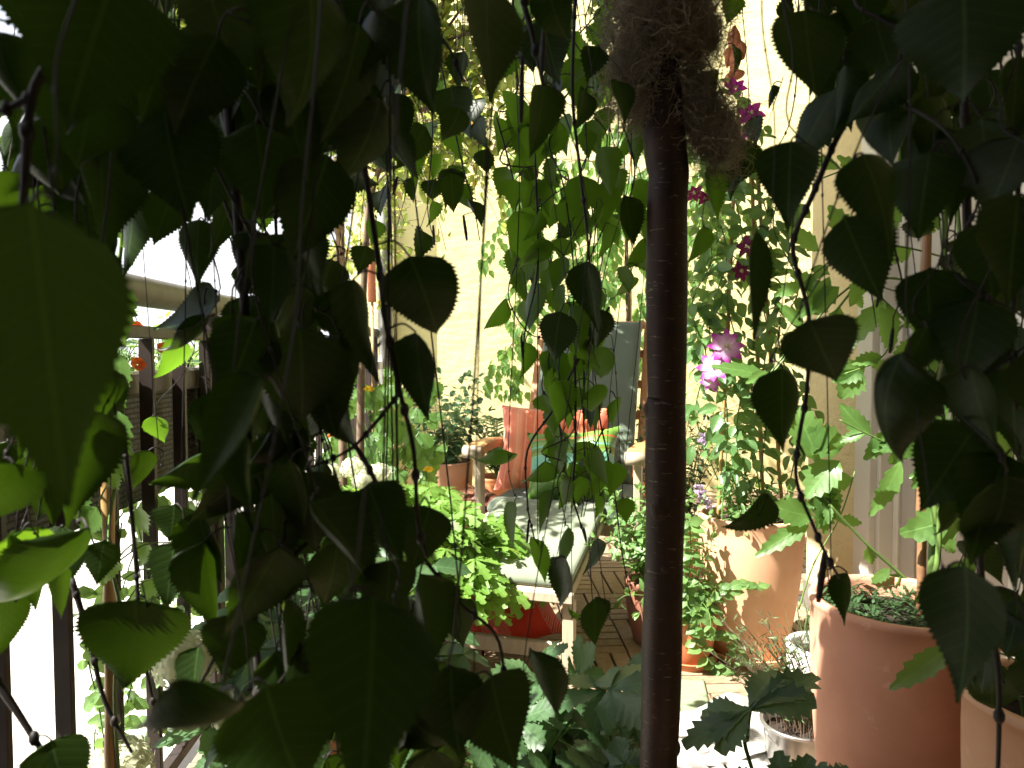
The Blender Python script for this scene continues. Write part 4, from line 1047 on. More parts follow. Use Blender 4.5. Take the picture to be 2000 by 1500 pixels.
# ---- climbing young birch in front of the back wall
pv = Vector((.70, 4.6, 0))
root = empty('young_birch', pv, 'slender young birch on a cane before the yellow wall behind the chair', 'tree')
pot(root, pv, .17, .13, .3, TERRA2)
mb = MB(); tk = smooth_path([pv+Vector((0, 0, .25)), P(1226, 700, 4.6), P(1224, 500, 4.6), P(1218, 300, 4.6), P(1225, 100, 4.6)], 6)
tube(mb, tk, [.016*(1-.5*i/len(tk)) for i in range(len(tk))], 10); mb.build('trunk', BRN, root)
mb = MB(); tube(mb, [pv+Vector((.04, 0, .25)), P(1232, 290, 4.6)], .007, 8); mb.build('cane', CANE, root)
sm = MB(); lm = MB()
arcs = [[(1220, 430), (1120, 450), (1040, 560), (990, 660), (950, 750)], [(1222, 480), (1130, 500), (1050, 600), (1010, 700), (1000, 760)], [(1222, 380), (1100, 370), (1000, 420), (960, 520)],
        [(1222, 330), (1120, 320), (1020, 360), (975, 430)], [(1222, 520), (1150, 560), (1090, 640), (1060, 740)], [(1222, 560), (1170, 600), (1140, 700), (1130, 800)],
        [(1225, 350), (1320, 340), (1370, 430), (1385, 600)], [(1225, 420), (1300, 420), (1350, 520), (1360, 680)], [(1225, 300), (1340, 280), (1400, 380), (1420, 500)], [(1225, 500), (1280, 520), (1260, 620), (1250, 700)],
        [(1220, 300), (1150, 240), (1060, 260), (1020, 330)], [(1222, 260), (1300, 200), (1380, 260), (1400, 340)], [(1222, 450), (1180, 470), (1160, 600), (1180, 680)], [(1222, 350), (1260, 360), (1280, 460), (1290, 600)], [(1222, 240), (1190, 280), (1180, 420), (1200, 560)]]
for v in arcs:
    for rep in range(2):
        d = 4.5+U(-.25, .3); pts = smooth_path([P(x+U(-18, 18)*(i > 0), y+U(-15, 15)*(i > 0), 4.6 if i == 0 else d) for i, (x, y) in enumerate(v)], 7)
        tube(sm, pts, [.0035*(1-.75*i/len(pts)) for i in range(len(pts))], 5, False)
        for i in range(3, len(pts)):
            for s_ in range(3 if v[-1][0] > 1100 else 2):
                o = Vector((U(-1, 1), U(-1, 1), U(-.6, .2))).normalized(); p = pts[i]+o*U(.01, .07); tube(sm, [pts[i], p], .0008, 3, False); LL = U(.05, .085)
                leaf(lm, p, unit(Vector((o.x*.5, o.y*.5, -1))), Vector((-.3, -1, .3))+rv(.5), LL, LL*.62, 'birch', U(.1, .5), U(.1, .7), .1, 9)
sm.build('branch', BRN, root); lm.build('crown', BIRCH2, root)

# ---- left: bamboo cane and vine with lit leaves by the bars
root = empty('caned_vine', P(205, 1400, 1.15)*1, 'bright backlit vine on a bamboo cane before the railing bars at left', 'plant')
mb = MB(); q = P(212, 1500, 1.1); pts = [Vector((q.x, q.y, .0)).lerp(P(207, 640, 1.12), i/16) for i in range(17)]; tube(mb, pts, [.0085 if i % 3 else .0105 for i in range(17)], 12); mb.build('cane', CANE, root)
sm = MB(); lm = MB()
vine = smooth_path([Vector((q.x+.02, q.y+.02, 0)), P(225, 1400, 1.1), P(235, 1200, 1.1), P(210, 1050, 1.1), P(240, 850, 1.1), P(225, 620, 1.1), P(240, 420, 1.1), P(215, 300, 1.1)], 8); tube(sm, vine, .003, 6)
for (bx, by, tx, ty, w, d) in ((250, 600, 215, 545, 45, 1.05), (235, 560, 245, 680, 60, 1.02), (232, 690, 235, 800, 55, 1.0), (225, 800, 235, 950, 75, 1.0), (210, 900, 225, 960, 60, 1.05), (270, 910, 285, 880, 20, 1.0), (150, 960, 160, 1030, 60, 1.0),
      (210, 1080, 195, 1150, 70, .95), (50, 870, 30, 980, 70, 1.0), (190, 990, 150, 1050, 55, 1.0), (340, 1060, 330, 1120, 55, 1.2), (330, 1120, 320, 1190, 60, 1.1), (260, 380, 250, 520, 62, 1.0), (90, 260, 100, 330, 80, 1.0), (95, 330, 120, 400, 60, 1.0), (150, 260, 80, 330, 70, 1.0),
      (20, 250, 60, 330, 70, 1.0), (290, 1060, 270, 1110, 40, 1.3), (270, 990, 285, 1050, 45, 1.3), (300, 1130, 280, 1180, 40, 1.3)):
    p = P(bx, by, d); t_ = P(tx, ty, d); v0 = min(vine, key=lambda z: (z-p).length); tube(sm, smooth_path([v0, v0.lerp(p, .5)+Vector((0, 0, .015)), p], 3), .0013, 4, False)
    L = (t_-p).length; leaf(lm, p, t_-p, Vector((U(-.5, .5), -1, .2)), L, w/F*d, 'birch', .2, .3, .12, 17)
sm.build('stem', STEM, root); lm.build('foliage', DAHL, root)
# climbing sprays on the bars
root = empty('bar_climber', B(XL, 1.7, .0), 'light small-leaved climber twined through the railing bars below the wicker planter', 'plant')
sm = MB(); lm = MB()
for k in range(16):
    y = U(1.35, 2.3); pts = smooth_path([B(XL-.04, y, .0), B(XL-.03+U(-.05, .05), y+U(-.1, .1), .25), B(XL-.03+U(-.05, .05), y+U(-.12, .12), .45), B(XL+U(-.05, .02), y+U(-.15, .15), .68)], 5); tube(sm, pts, .0015, 4, False)
    for p in pts[3:]:
        for s_ in range(2): LL = U(.025, .045); leaf(lm, p+rv(.012), unit(Vector((U(-1, 1), U(-1, 1), U(-.8, .2)))), Vector((.3, -1, .5))+rv(.4), LL, LL*.7, 'ovate', .2, .4, .05, 7)
sm.build('stem', STEM, root); lm.build('foliage', MINT, root)

# ---- distant hedge and bushes beyond the railing
random.seed(5)
lm = MB()
for cx_, cy_, r, h in [(-6+U(-1, 1), 9+i*1.3, U(.9, 1.4), U(1.0, 1.7)) for i in range(7)]+[(-3.2, 8.5, .8, .9), (-4.4, 12, 1.2, 1.3)]:
    for k in range(420):
        d = unit(rv(1)); p = Vector((cx_, cy_, -.35+h*.5))+Vector((d.x*r, d.y*r, d.z*h*.6))*U(.75, 1.05)
        if p.z < -.33: continue
        leaf(lm, p, unit(rv(1)), d+rv(.5), U(.08, .16), .07, 'ovate', .2, .4, 0, 4)
o = lm.build('hedge_foliage', FARL); tag(o, 'distant sunlit bushes seen between leaves above the handrail at the left', 'bushes', None, 'stuff')

# ================================================================ the weeping birch in the foreground
random.seed(11)
root = empty('weeping_birch', Vector((.16, .80, 0)), 'dark weeping birch with slim speckled trunk and leaves hanging across the foreground', 'tree')
pot(root, Vector((.16, .80, 0)), .16, .13, .30, TERRA3)
TD = .80
tc = [(1286, -420), (1284, -150), (1288, 0), (1292, 180), (1300, 300), (1306, 340), (1303, 400), (1302, 600), (1302, 770), (1300, 800), (1300, 980), (1297, 1100), (1293, 1240), (1290, 1400), (1286, 1500), (1284, 1700), (1282, 1950)]
mb = MB(); pts = smooth_path([P(x, y, TD) for x, y in tc[::-1]], 6); rad = []
for i, p in enumerate(pts):
    rad.append(.0212*(1+.05*noise.noise(p*14))+.0006*math.sin(i*.37))
tube(mb, pts, rad, 28)
for (px, py, s_, r) in ((1337, 322, 1, .010), (1262, 800, -1, .009), (1335, 705, 1, .007), (1258, 1245, -1, .009), (1290, 995, 0, .010), (1325, 1460, 1, .009), (1300, 1110, 0, .006)):
    ellipsoid(mb, P(px-13*s_, py, TD-(.0165 if s_ == 0 else 0)), (r*1.1, r*.9, r*1.3), None, 14, 10)
def mat_bark():
    m, t, b = nodes('young birch bark'); co = coord(t)
    base = ramp(t, noise_(t, co, 26, 7, .65), [(.3, (.013, .007, .005)), (.7, (.042, .019, .012))])
    l = noise_(t, coord(t, 'Object', (60, 60, 420)), 1, 3, .6)
    k = math_(t, 'GREATER_THAN', l, .66); base = mixc(t, math_(t, 'MULTIPLY', k, .7), base, (.22, .17, .13))
    t.links.new(base, b.inputs['Base Color']); b.inputs['Roughness'].default_value = .55; b.inputs['Specular IOR Level'].default_value = .3
    bump_(t, b, math_(t, 'ADD', noise_(t, coord(t, 'Object', (1, 1, 3)), 90, 5), math_(t, 'MULTIPLY', k, .6)), .5, .0012); return m
mb.build('trunk', mat_bark(), root)
TOP = P(1286, -420, TD)

def topz(d): return CZ+.50*d+.03
def hang_top(p, d):     # arc above the frame from the trunk head to the top of a hanging branch
    a = Vector((p.x, p.y, topz(d)+.02)); m_ = TOP.lerp(a, .6); m_.z = max(m_.z, topz(max(m_.y, .1))+.10)
    return [TOP-Vector((0, 0, .02)), m_, a]
nbr = [0]
BR = []     # branch records: dict(pts, leaves)
class Branch:
    def __init__(s, pts, r, top=True):
        s.r = r; s.pts = pts; s.tw = MB(); s.lf = MB(); s.n = 0
        s.tw_path = smooth_path(pts, 6)
        full = s.tw_path
        if top:
            ht = hang_top(pts[0], pts[0].y); full = smooth_path(ht[:2]+[ht[2]]+list(pts), 5)
        m = len(full); tube(s.tw, full, [r*(1.0-.55*(i/m)**1.5)*(1+.06*noise.noise(full[i]*60)) for i in range(m)], 8)
        # buds
        for i in range(2, len(s.tw_path)-1, 6):
            p = s.tw_path[i]; ellipsoid(s.tw, p, (r*1.25, r*1.25, r*1.9), None, 7, 5)
        BR.append(s)
def bleaf(br, bx, by, tx, ty, w, d, attach=None, N=None, flip=None, kind='birch', cur=None):
    p = P(bx, by, d); q = P(tx, ty, d*(1+U(-.03, .03))); dv = q-p; L = dv.length
    Wt = w/F*d; Wf = L*U(.62, .86); r = min(1, Wt/Wf); W = max(Wt, Wf)
    if r < .42: W = Wt/.5; r = .5
    ang = math.acos(min(1, r))*.9*random.choice((-1, 1)); dn = dv.normalized()
    n = unit((Vector((0, 0, CZ))-p)); n = unit(n-dn*n.dot(dn)); n.rotate(Matrix.Rotation(ang, 3, dn))
    px = L/d*F; N = N or (51 if px > 120 else 35 if px > 75 else 19)
    fold = U(.02, .22) if r > .8 else U(.15, .6)
    leaf(br.lf, p, dn, n, L, W, kind, fold*random.choice((1, 1, -1)), (cur if cur is not None else (U(-.25, .4) if random.random() < .8 else U(.6, 1.5))), (.045 if px > 120 else .06) if px > 75 else .075, N, None, U(-.25, .25), .02)
    v0 = attach
    if v0 is None:
        best = 9
        for v in br.tw_path:
            k = (v-p).length+(.03 if v.z < p.z else 0)
            if k < best: best = k; v0 = v
    g = (p-v0).length
    if g > 1e-4: tube(br.tw, smooth_path([v0, v0.lerp(p, .55)+Vector((0, 0, min(.012, g*.25))), p], 4), [.0007]*9, 5, False)
    br.n += 1
def PP(l, d): return [P(x, y, (d if not hasattr(d, '__len__') else d[0]+(d[1]-d[0])*i/(len(l)-1))) for i, (x, y) in enumerate(l)]
E = [  # explicit thick hanging branches
 ([(185, -30), (120, 90), (62, 190), (45, 400), (20, 500), (-25, 640)], .32, .0030), ([(62, 190), (30, 205), (-20, 225)], .32, .0022), ([(38, 415), (70, 440), (115, 480)], .32, .0018),
 ([(425, -20), (445, 200), (470, 480), (482, 700), (488, 1000), (500, 1250), (525, 1540)], .50, .0048),
 ([(487, 700), (560, 750), (625, 795), (700, 880), (765, 1000), (835, 1100), (900, 1180), (975, 1255), (985, 1420)], .52, .0024),
 ([(655, -20), (690, 180), (735, 480), (752, 620), (780, 760), (808, 880), (816, 1020), (835, 1090)], .45, .0026),
 ([(782, 765), (730, 830), (680, 880), (600, 915)], .47, .0016), ([(540, 150), (536, 350), (545, 560), (552, 640)], .6, .0020),
 ([(430, 370), (500, 560), (548, 720), (590, 880), (625, 1010), (600, 1200), (560, 1400)], .55, .0017), ([(600, 1060), (520, 1140), (450, 1210), (395, 1330), (300, 1430)], .5, .0019),
 ([(1020, -20), (1038, 60), (1062, 170)], .55, .0034), ([(1124, -20), (1118, 180), (1135, 350), (1148, 470), (1160, 640)], .7, .0024), ([(840, 20), (880, 100), (905, 160)], .5, .0022),
 ([(1760, 60), (1700, 170), (1640, 260), (1600, 350), (1583, 390), (1556, 450), (1550, 500), (1580, 620), (1576, 760), (1560, 860), (1556, 940), (1590, 1030), (1612, 1080), (1640, 1130)], .52, .0024),
 ([(1885, 170), (1888, 400), (1895, 600), (1904, 800), (1910, 1000), (1920, 1150), (1950, 1320), (1948, 1540)], .5, .0034),
 ([(1990, -20), (1988, 400), (1975, 700), (1985, 800)], .45, .0024), ([(1560, -20), (1556, 150), (1542, 240), (1520, 285)], .75, .0012), ([(1760, 80), (1800, 170), (1725, 310), (1745, 470), (1762, 560), (1745, 620)], .62, .0014),
 ([(140, 1130), (175, 1250), (205, 1370), (258, 1470)], .55, .0026), ([(240, 830), (262, 1060), (275, 1240), (290, 1330), (315, 1440)], .5, .0019), ([(-20, 1310), (40, 1400), (115, 1520)], .45, .0030),
 ([(95, 840), (60, 980), (20, 1090), (-10, 1170)], .6, .0014), ([(212, 330), (214, 460), (216, 600)], .7, .0013), ([(245, 350), (238, 480)], .7, .001),
 ([(1190, 600), (1120, 720), (1080, 800), (1030, 880), (1030, 980), (1034, 1010), (1046, 1060)], .9, .0018), ([(1122, 640), (1124, 860), (1118, 960), (1130, 1010), (1145, 1060)], .9, .0018), ([(1142, 640), (1140, 850), (1146, 930), (1135, 1010)], .95, .0014),
 ([(1170, 760), (1172, 820), (1185, 880), (1200, 960), (1215, 1080), (1235, 1180)], .95, .0014), ([(1180, 836), (1160, 880), (1150, 960), (1140, 1010)], .95, .0012), ([(1045, 300), (1050, 520), (1025, 650), (1022, 740)], .85, .0014),
 ([(860, 120), (885, 240), (905, 330), (925, 400), (937, 470)], .95, .0014), ([(780, 120), (800, 260), (790, 390)], 1.0, .0012), ([(830, 90), (845, 250), (835, 400), (848, 470)], 1.0, .0012), ([(1215, 240), (1240, 330), (1225, 420), (1245, 520)], .92, .0014), ([(970, 230), (1000, 340), (1020, 440), (1005, 520)], .95, .0014),
 ([(1395, 190), (1400, 150), (1425, 60), (1428, 20)][::-1], .9, .0010), ([(1326, 90), (1375, 110), (1400, 160), (1430, 230), (1450, 300)], .85, .0015), ([(1530, 150), (1500, 240)], .8, .0006),
 ([(1700, 560), (1712, 640)], .7, .0008), ([(1150, 1050), (1158, 1180), (1170, 1240)], .9, .0008)]
branches = []
for l, d, r in E:
    branches.append(Branch(PP(l, d), r*.9, top=(l[0][1] < 30)))
# hand placed leaves: base, tip, width in photo px, depth
HL = [
 (225, -50, 130, 262, 275, .30), (70, -80, 80, 125, 185, .34), (-15, 60, 22, 235, 85, .33), (180, 175, 150, 330, 185, .36), (320, 205, 372, 432, 195, .40), (425, 70, 340, 265, 165, .38), (520, -50, 500, 190, 150, .45), (600, -40, 650, 262, 185, .35),
 (110, 230, 120, 370, 150, .40), (292, 335, 150, 345, 50, .55), (262, 385, 242, 540, 66, .70), (388, 428, 375, 565, 78, .62), (60, 395, 130, 990, 350, .19), (-20, 440, 40, 860, 200, .26), (640, 300, 565, 520, 155, .42), (500, 240, 510, 430, 150, .42),
 (700, 130, 655, 300, 88, .42), (820, -10, 808, 232, 132, .42), (950, -40, 962, 200, 88, .38), (1070, -40, 1078, 78, 78, .55), (742, 190, 690, 410, 92, .42), (800, 500, 868, 697, 152, .44), (812, 648, 828, 822, 66, .45), (1063, 165, 1050, 318, 66, .60), (585, 640, 600, 860, 175, .42),
 (450, 120, 470, 300, 110, .5), (570, 130, 560, 320, 120, .5), (250, 20, 290, 200, 140, .42), (420, 300, 400, 430, 100, .5), (340, 380, 300, 480, 90, .6), (660, 60, 640, 200, 90, .6),
 (428, 588, 312, 652, 62, .62), (405, 612, 372, 760, 45, .62), (535, 470, 520, 610, 105, .5), (590, 470, 560, 600, 90, .55), (690, 545, 735, 765, 64, .45), (650, 740, 650, 905, 88, .5), (300, 812, 320, 872, 44, .8), (290, 880, 265, 960, 44, .75), (425, 880, 295, 965, 72, .6), (360, 660, 350, 760, 40, .8),
 (515, 735, 385, 985, 85, .27), (480, 850, 470, 1010, 62, .33), (660, 560, 690, 700, 80, .5), (600, 920, 620, 1095, 130, .45), (720, 945, 790, 1110, 120, .42), (840, 990, 800, 1130, 110, .48), (560, 940, 540, 1070, 90, .5), (460, 1000, 480, 1150, 50, .4), (660, 1060, 640, 1200, 110, .5),
 (730, 1165, 700, 1600, 245, .22), (770, 1180, 700, 1360, 150, .35), (890, 1170, 905, 1268, 84, .62), (820, 1120, 850, 1330, 80, .5), (960, 1320, 1000, 1500, 160, .42), (880, 1300, 900, 1480, 140, .42), (520, 1340, 600, 1560, 250, .34), (470, 1200, 440, 1340, 125, .48), (388, 1262, 368, 1392, 50, .5), (475, 1370, 250, 1520, 95, .25),
 (265, 1172, 235, 1372, 212, .46), (170, 1030, 88, 1318, 108, .42), (45, 1035, 60, 1175, 110, .5), (205, 1055, 190, 1145, 66, .6), (395, 1060, 425, 1240, 100, .48), (340, 985, 330, 1060, 85, .62), (100, 1445, 150, 1600, 130, .45), (15, 1150, 10, 1290, 50, .5), (550, 1080, 530, 1200, 70, .5), (560, 1170, 560, 1400, 45, .42), (340, 1060, 310, 1200, 75, .6), (65, 890, 50, 1000, 62, .6), (90, 920, 100, 1030, 75, .6),
 (1545, 275, 1537, 455, 118, .45), (1648, 424, 1722, 590, 132, .44), (1768, 112, 1655, 248, 78, .45), (1598, 90, 1608, 212, 80, .6), (1685, 300, 1764, 502, 92, .40), (1580, 625, 1647, 772, 150, .42), (1528, 718, 1524, 884, 92, .48), (1762, 690, 1636, 915, 128, .38), (1478, 448, 1466, 684, 42, .42), (1500, 965, 1450, 1072, 42, .60),
 (1742, 222, 1738, 312, 74, .7), (1842, 190, 1822, 335, 62, .48), (1795, 428, 1790, 495, 58, .9), (1858, 540, 1872, 705, 92, .44), (1910, 585, 1865, 780, 150, .42), (1895, 718, 1925, 915, 88, .40), (1885, 1105, 1885, 1372, 150, .34), (1965, 930, 1970, 1135, 150, .38), (1880, -40, 1880, 210, 230, .36), (1990, 380, 1975, 600, 130, .38), (1925, 430, 1935, 600, 110, .42), (1985, 110, 1970, 290, 90, .42),
 (1655, 1118, 1650, 1222, 44, .6), (1620, -40, 1590, 70, 70, .7), (1690, -40, 1690, 90, 85, .5), (1760, 20, 1740, 130, 80, .5), (1850, 300, 1862, 440, 90, .45), (1700, 200, 1680, 330, 60, .55), (1800, -40, 1780, 90, 100, .5), (1640, 20, 1640, 130, 70, .6), (1530, 40, 1545, -20, 40, .7), (1560, 60, 1590, 160, 55, .7), (1440, -10, 1420, 50, 45, .8),
 (1395, 238, 1375, 262, 50, .8), (1470, 228, 1480, 285, 38, .95), (1412, 330, 1402, 402, 48, .85), (1385, 60, 1390, 115, 36, .8), (1510, 165, 1498, 212, 16, .8), (1436, 90, 1442, 142, 16, .9), (1378, 140, 1398, 186, 44, .8),
 (925, 195, 930, 242, 50, 1.1), (852, 150, 845, 205, 35, 1.1), (770, 172, 765, 210, 32, 1.2), (873, 255, 902, 322, 38, 1.0), (778, 275, 776, 320, 42, 1.1), (812, 345, 808, 397, 30, 1.1), (846, 350, 845, 392, 46, 1.1), (845, 392, 846, 452, 26, 1.0), (888, 362, 908, 428, 34, 1.0), (915, 390, 936, 448, 24, 1.0), (945, 292, 950, 342, 42, 1.05), (826, 452, 820, 508, 40, 1.05), (990, 325, 976, 388, 40, 1.0),
 (1022, 345, 1012, 424, 28, .95), (1002, 432, 992, 508, 34, .95), (1090, 235, 1085, 320, 28, .9), (1102, 225, 1097, 300, 34, 1.0), (1157, 122, 1160, 172, 50, 1.05), (1155, 170, 1157, 232, 60, 1.0), (1175, 38, 1178, 108, 62, .95), (1135, 342, 1130, 434, 68, .8), (1172, 288, 1190, 390, 52, .85), (1226, 262, 1210, 324, 26, .95), (1240, 235, 1248, 310, 44, .95), (1222, 382, 1232, 485, 50, .8), (1252, 348, 1253, 425, 44, .95), (1258, 465, 1222, 530, 34, .9), (1178, 402, 1157, 492, 18, .85),
 (1072, 335, 1075, 405, 38, .95), (1045, 440, 1058, 500, 30, 1.0), (1103, 465, 1095, 505, 52, 1.0), (1078, 395, 1072, 450, 48, 1.0), (1020, 528, 1026, 600, 32, .95), (990, 586, 936, 642, 36, .95), (1026, 667, 1023, 742, 34, .95), (1146, 510, 1172, 648, 70, .62), (1102, 500, 1084, 582, 36, .85), (1095, 608, 1078, 712, 76, .75), (1126, 588, 1120, 645, 54, 1.0), (1116, 642, 1124, 700, 26, 1.0), (1138, 648, 1157, 728, 30, .9), (1165, 645, 1163, 695, 34, 1.1), (1082, 705, 1066, 768, 27, 1.0), (1060, 770, 1068, 825, 38, 1.0), (1160, 752, 1172, 822, 52, .9), (1118, 750, 1104, 822, 40, .9), (1203, 778, 1197, 840, 25, 1.0),
 (1100, 842, 1104, 896, 36, 1.1), (1070, 862, 1090, 905, 38, 1.1), (1006, 886, 920, 960, 32, .85), (1110, 862, 1055, 940, 24, .85), (1065, 900, 1032, 972, 50, .85), (1155, 878, 1190, 952, 36, .85), (1207, 902, 1194, 972, 40, .9), (1178, 960, 1195, 1012, 20, 1.0), (1005, 980, 987, 1082, 23, .85), (1080, 958, 1041, 1042, 22, .85), (1036, 1050, 1064, 1145, 30, .8), (1110, 1028, 1094, 1120, 22, .85), (1103, 1088, 1101, 1186, 42, .8), (1185, 1062, 1142, 1124, 26, .95), (1218, 972, 1223, 1024, 40, 1.0), (1174, 962, 1184, 1014, 16, 1.0), (1162, 1168, 1170, 1268, 62, .70), (1036, 1268, 1077, 1415, 58, .55), (1112, 1195, 1106, 1222, 22, 1.1), (1130, 930, 1125, 1000, 40, .9), (1090, 560, 1095, 620, 40, .95),
 (1180, 210, 1176, 270, 40, 1.0), (1200, 330, 1196, 385, 34, 1.0), (1130, 60, 1120, 130, 40, .9), (1000, 180, 1004, 260, 44, .9), (1020, 260, 1030, 330, 42, .95), (975, 230, 980, 300, 38, 1.0), (905, 100, 890, 170, 40, .9), (1230, 20, 1224, 90, 40, .9), (1110, 380, 1112, 440, 40, 1.0), (1048, 350, 1040, 420, 36, 1.0), (860, 300, 850, 350, 32, 1.1), (735, 430, 725, 480, 40, .9), (715, 480, 700, 540, 50, .8), (745, 370, 740, 420, 34, 1.0)]
def dist_to(br, p):
    return min((v-p).length+(.02 if v.z < p.z-.005 else 0) for v in br.tw_path)
FILL = [(0, -60, 430, 380, 66, .38, .85), (430, -60, 770, 450, 76, .38, .9), (440, 450, 700, 900, 52, .40, .8), (0, 380, 240, 950, 24, .35, .6), (340, 640, 720, 1000, 24, .45, .8), (440, 950, 860, 1500, 60, .38, .75), (760, -60, 1240, 260, 32, .6, 1.2), (1000, 340, 1200, 720, 30, .8, 1.15), (1060, 760, 1200, 1000, 8, .9, 1.15),
        (1540, -60, 2000, 230, 40, .45, .8), (1800, 230, 2020, 900, 42, .40, .75), (1860, 900, 2020, 1350, 16, .45, .8), (0, 850, 130, 1150, 6, .5, .8), (700, 200, 1000, 420, 7, .9, 1.2), (300, -40, 660, 420, 46, 1.2, 1.7), (1072, 600, 1180, 940, 24, .85, 1.1), (1000, 0, 1240, 420, 18, .8, 1.2), (1340, 60, 1460, 460, 4, .8, 1.0), (1180, 380, 1262, 640, 8, .9, 1.1)]
HOLES = [(212, 520, 285, 960), (130, 960, 230, 1160), (1110, 830, 1240, 880), (860, 60, 915, 190), (590, 1150, 720, 1290), (1178, 590, 1262, 860), (930, 790, 1062, 970), (730, 880, 960, 1090), (900, 980, 1200, 1180), (1330, 640, 1480, 1000), (1180, 1180, 1250, 1300), (335, -20, 415, 95), (10, 65, 60, 150), (245, 350, 430, 600), (760, 400, 1000, 900), (0, 1180, 340, 1500), (560, 1130, 700, 1310), (410, 1310, 540, 1440), (300, 1200, 430, 1380), (620, 820, 820, 980), (240, 560, 440, 800), (270, 760, 400, 1000), (620, 860, 1000, 960), (640, 400, 760, 700), (195, 305, 340, 370), (850, 1180, 1000, 1330), (590, 1180, 700, 1260), (330, 1200, 500, 1340), (1400, -20, 1560, 300), (820, 1080, 900, 1180), (735, 30, 770, 90), (1010, 640, 1060, 760)]
fills = []
# gaps in the leaf curtain through which the sun reaches these spots
LIT = [(P(235, 1270, .46), .055), (P(130, 1170, .42), .045), (P(50, 1100, .5), .04), (P(330, 1120, .6), .04), (C(-.05, -.50, .35), .10), (C(.08, -.38, .36), .07), (Vector((.52, 1.9, 0)), .06), (P(1480, 1150, 2.25), .05), (P(1400, 860, 2.3), .06)]
def in_sun_path(p):
    for k, r in LIT:
        v = p-k; t = v.dot(SUN)
        if t > .03 and (v-SUN*t).length < r: return True
    return False
for (x0, y0, x1, y1, n, d0, d1) in FILL:
    k = 0; tries = 0
    while k < n and tries < n*8:
        tries += 1
        d = U(d0, d1); L = U(.034, .066)/d*F; x = U(x0, x1); y = U(y0, y1); a = random.gauss(0, .35); cxp = x+math.sin(a)*L/2; cyp = y+L/2
        if any(hx0-12 < cxp < hx1+12 and hy0-15 < cyp < hy1+15 for hx0, hy0, hx1, hy1 in HOLES): continue
        if in_sun_path(P(cxp, cyp, d)) or in_sun_path(P(x, y, d)): continue
        fills.append((x, y, x+math.sin(a)*L, y+math.cos(a)*L, L*U(.35, .82), d)); k += 1
allv = sorted([(P(l[0], l[1], l[5]).z, l) for l in HL+fills], key=lambda z: -z[0])
chains = []
for z, l in allv:
    p = P(l[0], l[1], l[5]); best = min(branches, key=lambda b_: dist_to(b_, p)); db = dist_to(best, p)
    if db < .035*(1 if l in HL else .8): bleaf(best, *l); continue
    # find a chain of leaves hanging on a shared thin twig
    bc_ = None; bd = 9
    for c in chains:
        e = c[-1][1]
        h = math.hypot(e.x-p.x, (e.y-p.y)*1.0)
        if h < .04+.16*(e.z-p.z) and h < .10 and p.z < e.z-.010 and e.z-p.z < .45 and len(c) < 16:
            if h < bd: bd = h; bc_ = c
    if bc_ is None: chains.append([(l, p)])
    else: bc_.append((l, p))
# merge: very short chains share a node line from the top of the picture
for c in chains:
    nodes_ = []
    for l, p in c:
        side = U(-.010, .010); nodes_.append(p+Vector((side, U(-.004, .012), U(.008, .016))))
    p0 = nodes_[0]; tz = topz(p0.y)
    if p0.z < tz-.02:
        m_ = 3; t0 = Vector((p0.x+U(-.02, .02), p0.y+U(-.01, .02), tz)); pre = [t0.lerp(p0, i/m_)+Vector((U(-.004, .004), 0, 0))*(i > 0) for i in range(m_)]
    else: pre = []
    pts = pre+nodes_
    if len(pts) < 2: pts = [pts[0]+Vector((0, 0, .03))]+pts
    pts.append(pts[-1]+Vector((U(-.008, .008), 0, -.012)))
    b_ = Branch(pts, .0006+.00006*len(c), top=True)
    for l, p in c:
        v0 = min(b_.tw_path, key=lambda v: (v-p).length); bleaf(b_, *l, attach=v0)
print('branches', len(BR), 'leaves', sum(b_.n for b_ in BR))
# catkins
for (px, py, qx, qy, d, r) in ((1612, 1075, 1598, 1176, .53, 7), (1033, 1015, 1029, 1060, .88, 2.6), (776, 345, 768, 380, .95, 3), (846, 440, 848, 476, .95, 2.5), (1018, 655, 1021, 700, .85, 2.6), (1140, 1030, 1145, 1058, .9, 2.6), (1720, 560, 1712, 600, .6, 3), (1020, 110, 1018, 240, .5, 5), (1062, 60, 1058, 150, .5, 5), (905, 420, 912, 470, .95, 3), (1556, 860, 1572, 890, .5, 3), (1744, 640, 1738, 690, .62, 4)):
    a, b2 = P(px, py, d), P(qx, qy, d); pts = [a.lerp(b2, i/10) for i in range(11)]; rr = r/F*d
    br = min(branches, key=lambda z: dist_to(z, a)); tube(br.tw, pts, [rr*(.25+.75*min(1, math.sin(math.pi*(.08+.84*i/10))**.5))*(1+.12*(i % 2)) for i in range(11)], 8)
    v0 = min(br.tw_path, key=lambda z: (z-a).length); tube(br.tw, [v0, a], .0006, 4, False)
# a hundred branches at most: the smallest ones share one mesh of fine twigs
BR.sort(key=lambda z: -(z.r*10+z.n*.01))
rest_t = MB(); rest_l = MB()
for i, b_ in enumerate(BR):
    if i < 99:
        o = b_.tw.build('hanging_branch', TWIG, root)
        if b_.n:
            vs_ = np.array(b_.lf.v); m_ = vs_.mean(0)      # lighter colours imitate sun on lower-left leaves, backlight on deeper ones
            b_.lf.build('foliage', BIRCH_SUNLIT if (m_[0] < -.36*m_[1] and m_[2] < CZ-.02) else (BIRCH_BACKLIT if m_[1] > .78 else BIRCH), o)
    else:
        for src, dst in ((b_.tw, rest_t), (b_.lf, rest_l)):
            off = len(dst.v); dst.v += src.v; dst.f += [[q+off for q in f] for f in src.f]; dst.uv += src.uv; dst.r += src.r; dst.sm += src.sm
if rest_t.v:
    o = rest_t.build('fine_twigs', TWIG, root); o['kind'] = 'stuff'; o2 = rest_l.build('foliage', BIRCH, o)

